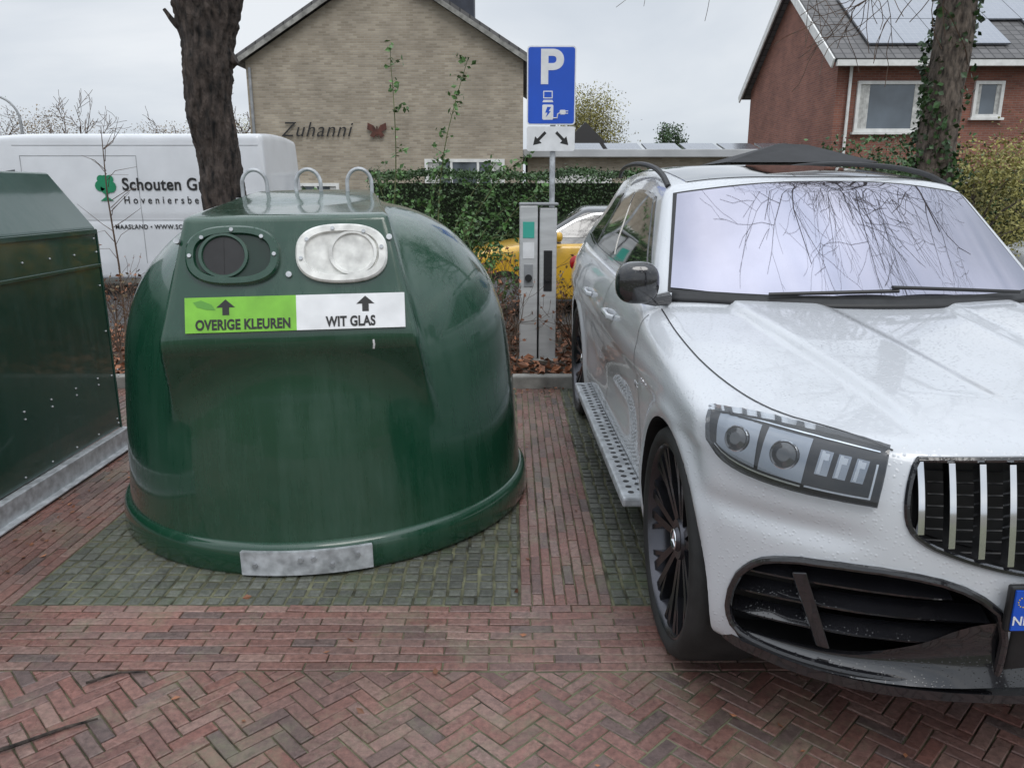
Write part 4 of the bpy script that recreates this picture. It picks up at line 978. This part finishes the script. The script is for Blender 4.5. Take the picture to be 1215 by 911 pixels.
g=G(); g.tube([(-hw+.12,-.06,0),(-hw+.12,-.06,ez-.2)],.045,8); g.obj('drainpipe',M['zinc'],T)
text('wall_lettering','Zuhanni',.60,M['black_paint'],T,(-3.15,-.06,3.14),rt,'LEFT',.01,-.003,1.12,.95,.35)
g=G()
for s in(-1,1):
    g.prism([(0,0),(s*.10,.15),(s*.27,.23),(s*.29,.04),(s*.13,-.02),(s*.22,-.14),(s*.10,-.20),(0,-.05)],.02,0,lambda p:(-.28+p[0],-.07-p[2],3.30+p[1]))
g.box((-.28,-.08,3.28),(.035,.03,.30)); g.obj('butterfly_ornament',mat('rust_metal',(.09,.03,.02),.7,vary=.3),T)
# right house
T=thing('brick_house','red brick house with grey tiled roof, solar panels, white windows','house',(9.4,23.7,0))
D=8.4; ap_=8.15; ez=5.35; Wd=13
g=G(); g.prism([(0,-.1),(D,-.1),(D,ez),(D/2,ap_),(0,ez)],Wd,0,lambda p:(p[2],p[0],p[1])); g.obj('wall',M['wall_red'],T)
rf=bpy.data.objects.new('roof',None); COL.objects.link(rf); rf.parent=T
sl_=(ap_-ez)/(D/2); ang=math.atan(sl_); ln=(D/2+.45)/math.cos(ang)
for s in(0,1):
    g=G(); g.box((Wd/2,ln/2-0,0.06),(Wd+.6,ln,.12)); 
    if s==0: o=g.obj('roof_slope',M['tiles'],rf,loc=(0,-.45,ez-.45*sl_+.04),rot=(ang,0,0))
    else: o=g.obj('roof_slope',M['tiles'],rf,loc=(Wd,D+.45,ez-.45*sl_+.04),rot=(ang,0,math.pi))
for k in range(8):
    for r_ in range(2):
        if k==4 and r_==0: continue
        g=G(); g.box((.5,.82,.03),(1.0,1.63,.05))
        pnt=Vector((.85+k*1.02,.75+r_*1.66,.16)); q=Matrix.Rotation(ang,4,'X')@pnt
        g.obj('solar_panel',M['solar'],rf,loc=(q.x,q.y-.45,q.z+ez-.45*sl_+.04),rot=(ang,0,0))
g=G(); g.box((-.33,ln/2,-.02),(.05,ln,.26)); g.obj('barge_board',M['white_frame'],rf,loc=(0,-.45,ez-.45*sl_+.04),rot=(ang,0,0))
g=G(); g.box((-.33,-ln/2,-.02),(.05,ln,.26)); g.obj('barge_board',M['white_frame'],rf,loc=(0,D+.45,ez-.45*sl_+.04),rot=(-ang,0,0))
g=G(); g.box((Wd/2,-.50,ez-.28),(Wd+.5,.12,.16)); g.obj('gutter',M['white_frame'],T)
window(T,(1.62,-.02,3.95),2.05,1.40,panes=1); window(T,(4.42,-.02,4.15),.85,1.0,panes=1); window(T,(9,-.02,3.95),1.95,1.35,panes=2); window(T,(3,-.02,1.3),2.4,1.4,panes=3)
g=G(); g.tube([(.35,-.10,0),(.35,-.10,ez-.3)],.045,8); g.obj('drainpipe',M['white_frame'],T)
T=thing('garage','low flat-roofed garage row with light roof edge behind the hedge','garage',(5.0,25.5,0))
g=G(); g.box((0,2,1.3),(9,4,2.6)); g.obj('wall',M['wall_tan'],T)
g=G(); g.box((0,1.9,2.72),(9.3,4.6,.24)); g.obj('roof',M['roofw'],T,bevel=.02)
for i in range(7):
    g=G(); g.box((-3.9+i*1.25,.6,2.95),(1.1,1.3,.05),rot=Matrix.Rotation(R(12),3,'X')); g.obj('solar_panel',M['solar'],T)
for x in(-3,0,3):
    g=G(); g.box((x,-.02,1.1),(2.4,.05,2.1)); g.obj('door',M['white_frame'],T)
T=thing('garden_shed','small shed with brown pitched roof','shed',(2.9,33,0))
g=G(); g.box((0,0,1.6),(1.8,2,3.2)); g.obj('wall',M['wall_red'],T)
g=G(); g.prism([(-1.15,3.1),(1.15,3.1),(.0,4.2)],2.4,0,lambda p:(p[0],p[2]-1.2,p[1])); g.obj('roof',M['tiles'],T)
T=thing('garden_canopy','black canvas canopy with low pitched top on slim posts','canopy',(4.95,14.6,0))
g=G(); g.add([(-1.3,-1.0,2.06),(1.3,-1.0,2.06),(1.3,1.0,2.06),(-1.3,1.0,2.06),(-.1,0,2.42),(.4,0,2.40)],[(0,1,5,4),(1,2,5),(2,3,4,5),(3,0,4),(0,3,2,1)]); g.obj('canopy_top',M['black_canvas'],T)
for x in(-1.25,1.25):
    for y in(-.95,.95):
        g=G(); g.cyl((x,y,0),(x,y,2.06),.03,8); g.obj('leg',M['black_matt'],T)

# ------------------------------------------------------------------ vegetation
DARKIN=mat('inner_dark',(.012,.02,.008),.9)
def hedge(label,x0,x1,y0,y1,h,n,m,size=.07,sp='hedge'):
    T=thing(sp,label,'hedge',((x0+x1)/2,(y0+y1)/2,0)); w,d=x1-x0,y1-y0
    face=rng.random(n)
    x=rng.uniform(-w/2,w/2,n); y=rng.uniform(-d/2,d/2,n); z=rng.uniform(.05,h,n)
    ff=face<.5; tt=face>.7
    y[ff]=-d/2+rng.normal(0,.05,ff.sum()); z[tt]=h+rng.normal(0,.04,tt.sum())
    z+= .03*np.sin(x*2.3)+.02*np.sin(x*5.1+1)
    leaf_obj('foliage',np.c_[x,y,z],size,m,T)
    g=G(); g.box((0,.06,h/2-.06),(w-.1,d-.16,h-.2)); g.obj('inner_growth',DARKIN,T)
hedge('clipped dark green hedge behind parked cars',-2.6,9.5,14.2,15.0,1.88,40000,M['leaf_hedge'],.06)
def grow(g,p,d,length,r,depth,maxd,up=.06,wob=.16,kids=(3,4),tips=None,seg=5,spread=(25,60),ratio=.66,rmin=.0025):
    pts=[p.copy()];rs=[r];dd=d.copy();q=p.copy();dirs=[]
    for i in range(seg):
        dd=(dd+Vector((random.gauss(0,wob),random.gauss(0,wob),random.gauss(0,wob)+up))).normalized(); q=q+dd*length/seg
        pts.append(q.copy()); rs.append(max(rmin,r*(1-.62*(i+1)/seg))); dirs.append(dd.copy())
    g.tube(pts,rs,8 if r>.05 else(5 if r>.012 else 3),0,cap=False)
    if tips is not None and depth>=maxd-1: tips.append((pts[-1],pts[-2]))
    if depth>=maxd: return
    k=random.randint(*kids)
    for c in range(k):
        t=.35+.65*(c+random.random())/k; i=min(seg,max(1,int(t*seg))); b=pts[i]; bd=dirs[i-1]
        ax=bd.orthogonal().normalized(); ax=Matrix.Rotation(random.uniform(0,2*math.pi),3,bd)@ax
        nd=Matrix.Rotation(R(random.uniform(*spread)),3,ax)@bd
        grow(g,b,nd,length*ratio*random.uniform(.75,1.15),rs[i]*.72,depth+1,maxd,up,wob,kids,tips,seg,spread,ratio,rmin)
def trunkmesh(g,pts,rs,n=32,amp=1.0):
    P=smoothline(pts,max(24,len(pts)*22),2); t=np.linspace(0,1,len(P)); rr=np.interp(t,np.linspace(0,1,len(rs)),rs)
    k0=len(g.v); g.tube([tuple(p) for p in P],[float(x) for x in rr],n,0)
    for i in range(k0,len(g.v)):
        v=Vector(g.v[i]); j=(i-k0)//n
        if j<len(P):
            c=Vector(P[j]); d=v-c; q=Vector((v.x*1.0,v.y*1.0,v.z*.5))
            rg=abs(mnoise.noise(Vector((v.x*22,v.y*22,v.z*4))))
            nz=mnoise.noise(q*5)*.20-rg*.22+.04+mnoise.noise(v*30)*.05
            g.v[i]=tuple(c+d*(1+nz*amp))
T=thing('tree','dark-barked bare tree with forked knobbly trunk standing in the planting bed','tree',(-2.48,6.85,.05))
g=G(); trunkmesh(g,[(0,0,-.1),(.0,0,.3),(.01,0,.9),(.0,0,1.5),(-.06,0,2.05),(-.07,0,2.45),(-.03,0,2.8),(-.02,0,3.2)],[.26,.21,.19,.18,.175,.19,.22,.29],56)
g.obj('trunk',M['bark'],T,smooth=True)
g=G(); trunkmesh(g,[(-.06,0,2.8),(-.16,.0,3.3),(-.40,.1,4.0),(-.6,.2,4.8)],[.17,.17,.13,.1],32); g.obj('branch',M['bark'],T,smooth=True)
g=G(); trunkmesh(g,[(.0,0,2.8),(.16,.0,3.2),(.36,-.1,3.9),(.45,-.2,4.8)],[.17,.18,.14,.1],32); g.obj('branch',M['bark'],T,smooth=True)
g=G(); trunkmesh(g,[(-.06,0,2.42),(.10,0,2.58),(.18,0,2.62)],[.12,.085,.06],24); g.obj('branch',M['bark'],T,smooth=True)
g=G(); trunkmesh(g,[(-.05,0,2.72),(-.26,-.02,2.84),(-.36,-.02,2.98)],[.06,.03,.015],12); g.obj('branch',M['bark'],T,smooth=True)
random.seed(21); g=G()
for (p,d) in(((-.6,.2,4.7),(-.4,.1,1)),((.45,-.2,4.7),(.5,-.1,1)),((-.5,.1,4.2),(-1,0,.6)),((.38,-.1,4.2),(.8,.4,.6))): grow(g,Vector(p),Vector(d).normalized(),2.2,.07,1,5)
g.obj('crown',M['twig'],T)
T=thing('tree','tall bare tree with ivy-covered trunk behind the white car','tree',(4.92,9.3,0))
g=G(); TR=[(0.05,0,-.1),(0,0,1),(-.02,0,2.2),(.03,0,3.4),(.02,0,4.6),(0,-.05,5.6)]
trunkmesh(g,TR,[.26,.22,.20,.195,.19,.17],48,.7); g.obj('trunk',M['bark2'],T,smooth=True)
random.seed(5); g=G()
for (p,d,l,r) in(((0,-.05,5.3),(-.45,-.9,.45),3.8,.085),((0,0,5.2),(-.1,-1,.40),3.8,.08),((0,0,4.9),(-1,-.7,.36),3.4,.06),((0,0,5.5),(.1,-.2,1),3.4,.10),((0,0,4.9),(.9,-.3,.5),2.6,.07),((0,0,4.6),(-.9,-.7,.18),2.9,.034),((0,0,5.4),(-.4,.8,.7),2.6,.07),((0,0,5.2),(-.75,-.8,.5),3.8,.075),((0,0,5.4),(-.35,-1,.6),4.2,.08),((0,0,4.6),(-1,.1,.05),3.1,.026),((0,0,5.4),(.25,-1,.5),3.8,.07),((0,0,5.3),(-.65,-1,.5),4.2,.07)):
    grow(g,Vector(p),Vector(d).normalized(),l,r,1,5,up=.0,kids=(3,4),wob=.17,ratio=.66,rmin=.0038)
print('CROWN',len(g.f)); g.obj('crown',M['twig'],T)
n=3600; zz=rng.random(n)*4.6; th=rng.uniform(0,2*math.pi,n); keep=rng.random(n)<(.18+.82*(np.sin(zz*2.1+th*1.0)>.05)); rr=.20+.08*rng.random(n)**2+.03*np.sin(zz*6+th*3)
P=np.c_[rr*np.cos(th),rr*np.sin(th),zz][keep]; leaf_obj('ivy',P,.07,M['leaf_ivy'],T,.9)
T=thing('tree','bare street tree with spreading twigs beside the brick road','tree',(3.4,-4.2,0))
g=G(); trunkmesh(g,[(0,0,-.1),(0,0,1.5),(.05,0,3),(0,0,4.5)],[.26,.2,.18,.15],16); g.obj('trunk',M['bark'],T,smooth=True)
g=G()
for i in range(6):
    a=i*1.05; grow(g,Vector((0,0,4.2-.12*i)),Vector((math.cos(a),math.sin(a),.9)).normalized(),2.6,.08,1,4,up=.04)
g.obj('crown',M['twig'],T)
def arching(label,cx,cy,spec,leafm,stemm,name='shrub',lsz=.06,dens=9,cat='shrub'):
    T=thing(name,label,cat,(cx,cy,.07)); g=G(); LP=[]
    for (x0,h,lean,curl) in spec:
        pts=[];n=14
        for i in range(n+1):
            t=i/n; pts.append(Vector((x0+lean*t**1.6+.03*math.sin(t*7+x0*9),random.uniform(-.02,.02)+.15*math.sin(x0*5)*t,h*(t-curl*t**4)))) 
        g.tube(pts,[.010*(1-.8*i/n)+.001 for i in range(n+1)],5)
        for i in range(2,n+1):
            p=pts[i]; 
            if random.random()<.85:
                d=Vector((random.choice((-1,1))*random.uniform(.4,1),random.uniform(-.5,.5),random.uniform(.1,.7))).normalized(); l=random.uniform(.08,.32)*(1.1-.5*i/n)
                g.tube([p,p+d*l],[.004,.0015],3)
                for k in range(dens): LP.append(tuple(p+d*l*random.random()+Vector((random.gauss(0,.03),random.gauss(0,.03),random.gauss(0,.03)))))
            for k in range(4): LP.append(tuple(p+Vector((random.gauss(0,.03),random.gauss(0,.03),random.gauss(0,.03)))))
    g.obj('stem',stemm,T); leaf_obj('foliage',LP,lsz,leafm,T)
random.seed(33)
arching('tall arching rose bush with fresh green leaves',-.9,8.1,[(-.8,1.75,-.35,.15),(-.6,1.7,-.2,.2),(-.33,2.95,.08,.02),(-.2,1.9,-.25,.1),(.05,3.0,.38,.08),(.1,2.1,.6,.15),(.25,1.9,.75,.25),(.3,1.7,-.3,.2),(.1,1.6,.9,.35),(.45,1.4,.35,.3),(-.4,1.5,.3,.2),(-.7,1.4,.1,.2),(.35,2.1,1.0,.28),(.2,2.3,.8,.2),(-.05,2.0,.25,.1)],M['leaf_rose'],M['stem'],'rose_bush',.062,8)
random.seed(40)
arching('rose bush with thinner green shoots',-.25,7.9,[(-.3,1.5,.1,.2),(-.1,1.3,.35,.3),(0,1.6,-.3,.2),(.1,1.1,.3,.3),(-.5,1.2,-.2,.3),(-.6,1.7,-.25,.2)],M['leaf_rose'],M['stem'],'rose_bush',.055,5)
def twiggy(label,x,y,h,n,leaf=True,wd=.35,lm='leaf_brown',cnt=160):
    T=thing('shrub',label,'shrub',(x,y,.05)); g=G(); tips=[]
    for i in range(n):
        a=random.uniform(0,2*math.pi); grow(g,Vector((random.gauss(0,wd*.4),random.gauss(0,wd*.3),0)),Vector((math.cos(a)*.45,math.sin(a)*.3,1)).normalized(),h*.6,.008,2,4,up=.05,kids=(3,4),tips=tips,seg=4,ratio=.6,rmin=.0018)
    g.obj('stem',M['twig'],T)
    if leaf:
        P=[tuple(p.lerp(q,random.random())) for p,q in tips for _ in range(1)]; random.shuffle(P); leaf_obj('foliage',P[:cnt*3],.045,M[lm],T)
random.seed(50)
for (x,y,h,n,c) in((-.15,6.75,1.0,8,150),(-.4,7.0,1.15,9,150),(-.1,7.3,1.0,7,130),(.78,6.9,.9,8,120),(.62,7.9,1.1,7,120),(1.1,7.2,.9,6,100),(-2.95,6.9,1.15,8,160),(-3.5,6.8,1.1,8,120),(-3.9,7.4,1.2,7,120),(-2.3,7.3,1.2,6,100),(-1.6,7.6,1.2,6,100),(-.8,7.2,1.1,6,100),(.0,8.2,1.25,9,150),(-.5,8.3,1.2,8,120)):
    twiggy('low bare twiggy shrub with a few brown leaves',x,y,h,n,True,.4,'leaf_brown' if random.random()<.7 else 'leaf_tan',c)
T=thing('tree','thin bare sapling in front of the white van','tree',(-4.02,7.9,.05)); random.seed(3)
g=G(); g.tube([(0,0,0),(.01,0,.8),(-.02,0,1.5),(.0,0,2.15)],[.011,.009,.007,.003],6); g.obj('trunk',M['twig'],T)
g=G()
for i in range(16):
    z=.9+1.15*i/16+random.uniform(-.05,.05); s=random.choice((-1,1)); l=random.uniform(.10,.34); g.tube([(0,0,z),(s*l*.4,random.uniform(-.08,.08),z+.05+random.uniform(0,.08)),(s*l,random.uniform(-.1,.1),z+random.uniform(.1,.3))],[.004,.003,.0015],4)
g.obj('crown',M['twig'],T)
def bushy(name,label,cat,x,y,w,d,h,n,m,size,z0=0,trunk=.06):
    T=thing(name,label,cat,(x,y,0)); K=34; C=np.c_[rng.uniform(-w/2,w/2,K)*.8,rng.uniform(-d/2,d/2,K)*.8,z0+(h-z0)*rng.uniform(.15,.9,K)]; ci=rng.integers(0,K,n)
    s=np.array([w,d,(h-z0)])*.12; P=C[ci]+rng.normal(size=(n,3))*s; P=P[(P[:,2]>.1)&(P[:,2]<h*1.05)]
    leaf_obj('crown',P,size,m,T)
    g=G(); g.tube([(0,0,0),(0.03,0,h*.4),(0,0,h*.75)],[trunk,trunk*.7,trunk*.3],8)
    for i in range(18):
        c=C[i]; g.tube([(0,0,h*.25),tuple(c*[.5,.5,.8]),tuple(c)],[trunk*.4,trunk*.25,.01],4)
    g.obj('trunk',M['bark2'],T)
bushy('shrub','yellow-green leafy shrub by the ivy-covered tree','shrub',7.1,12.2,1.9,1.2,2.25,5500,M['leaf_yellow'],.06)
bushy('shrub','yellow-green leafy shrub beside the red brick house garden','shrub',8.8,12.9,2.0,1.2,2.7,5500,M['leaf_yellow'],.06)
bushy('shrub','dark green garden shrub behind the canopy','shrub',8.2,17,3.4,2,2.6,6000,M['leaf_hedge'],.10)
bushy('tree','autumn tree with sparse yellow leaves behind the garages','tree',3.5,37,3.4,3,6.0,14000,M['leaf_yellow'],.09,2,.15)
bushy('tree','small dark conifer beyond the garages','tree',7.9,40,1.4,1.4,4.6,4500,M['leaf_hedge'],.12,2,.12)
for (x,y,h,m) in((-22,38,5.2,'leaf_tan'),(-17.5,42,4.8,'leaf_tan'),(-13,40,5.0,'leaf_yellow'),(-26,36,5.6,'leaf_hedge')):
    bushy('tree','distant winter tree with sparse crown behind the van','tree',x,y,4.6,3,h,5000,M[m],.08,1.5,.15)
random.seed(77)
for (x,y) in((-11.5,34),(-19,36),(-24,37),(-15,38)):
    T=thing('tree','distant bare tree with fine twigs','tree',(x,y,0)); g=G(); g.tube([(0,0,0),(0,0,2.5)],[.18,.13],8); g.obj('trunk',M['bark2'],T)
    g=G()
    for i in range(4): grow(g,Vector((0,0,2+.2*i)),Vector((math.cos(i*1.6),math.sin(i*1.6),1.6)).normalized(),2.1,.06,1,4,rmin=.010)
    g.obj('crown',M['twig'],T)
T=thing('street_lamp','slim grey street lamp with curved arm','street lamp',(-17.0,28,0))
g=G(); pts=[(0,0,0),(0,0,2),(0,0,3.9)]+[(-.9+.9*math.cos(a),0,3.9+.85*math.sin(a)) for a in np.linspace(.2,math.pi/2,8)]; g.tube(pts,[.07,.06,.05]+[.04]*8,8); g.obj('pole',M['zinc'],T,smooth=True)
g=G(); g.sphere((-1.2,0,4.75),.2,0,10,(1.7,.7,.45)); g.obj('lamp_head',M['zinc'],T,smooth=True)
print('done')
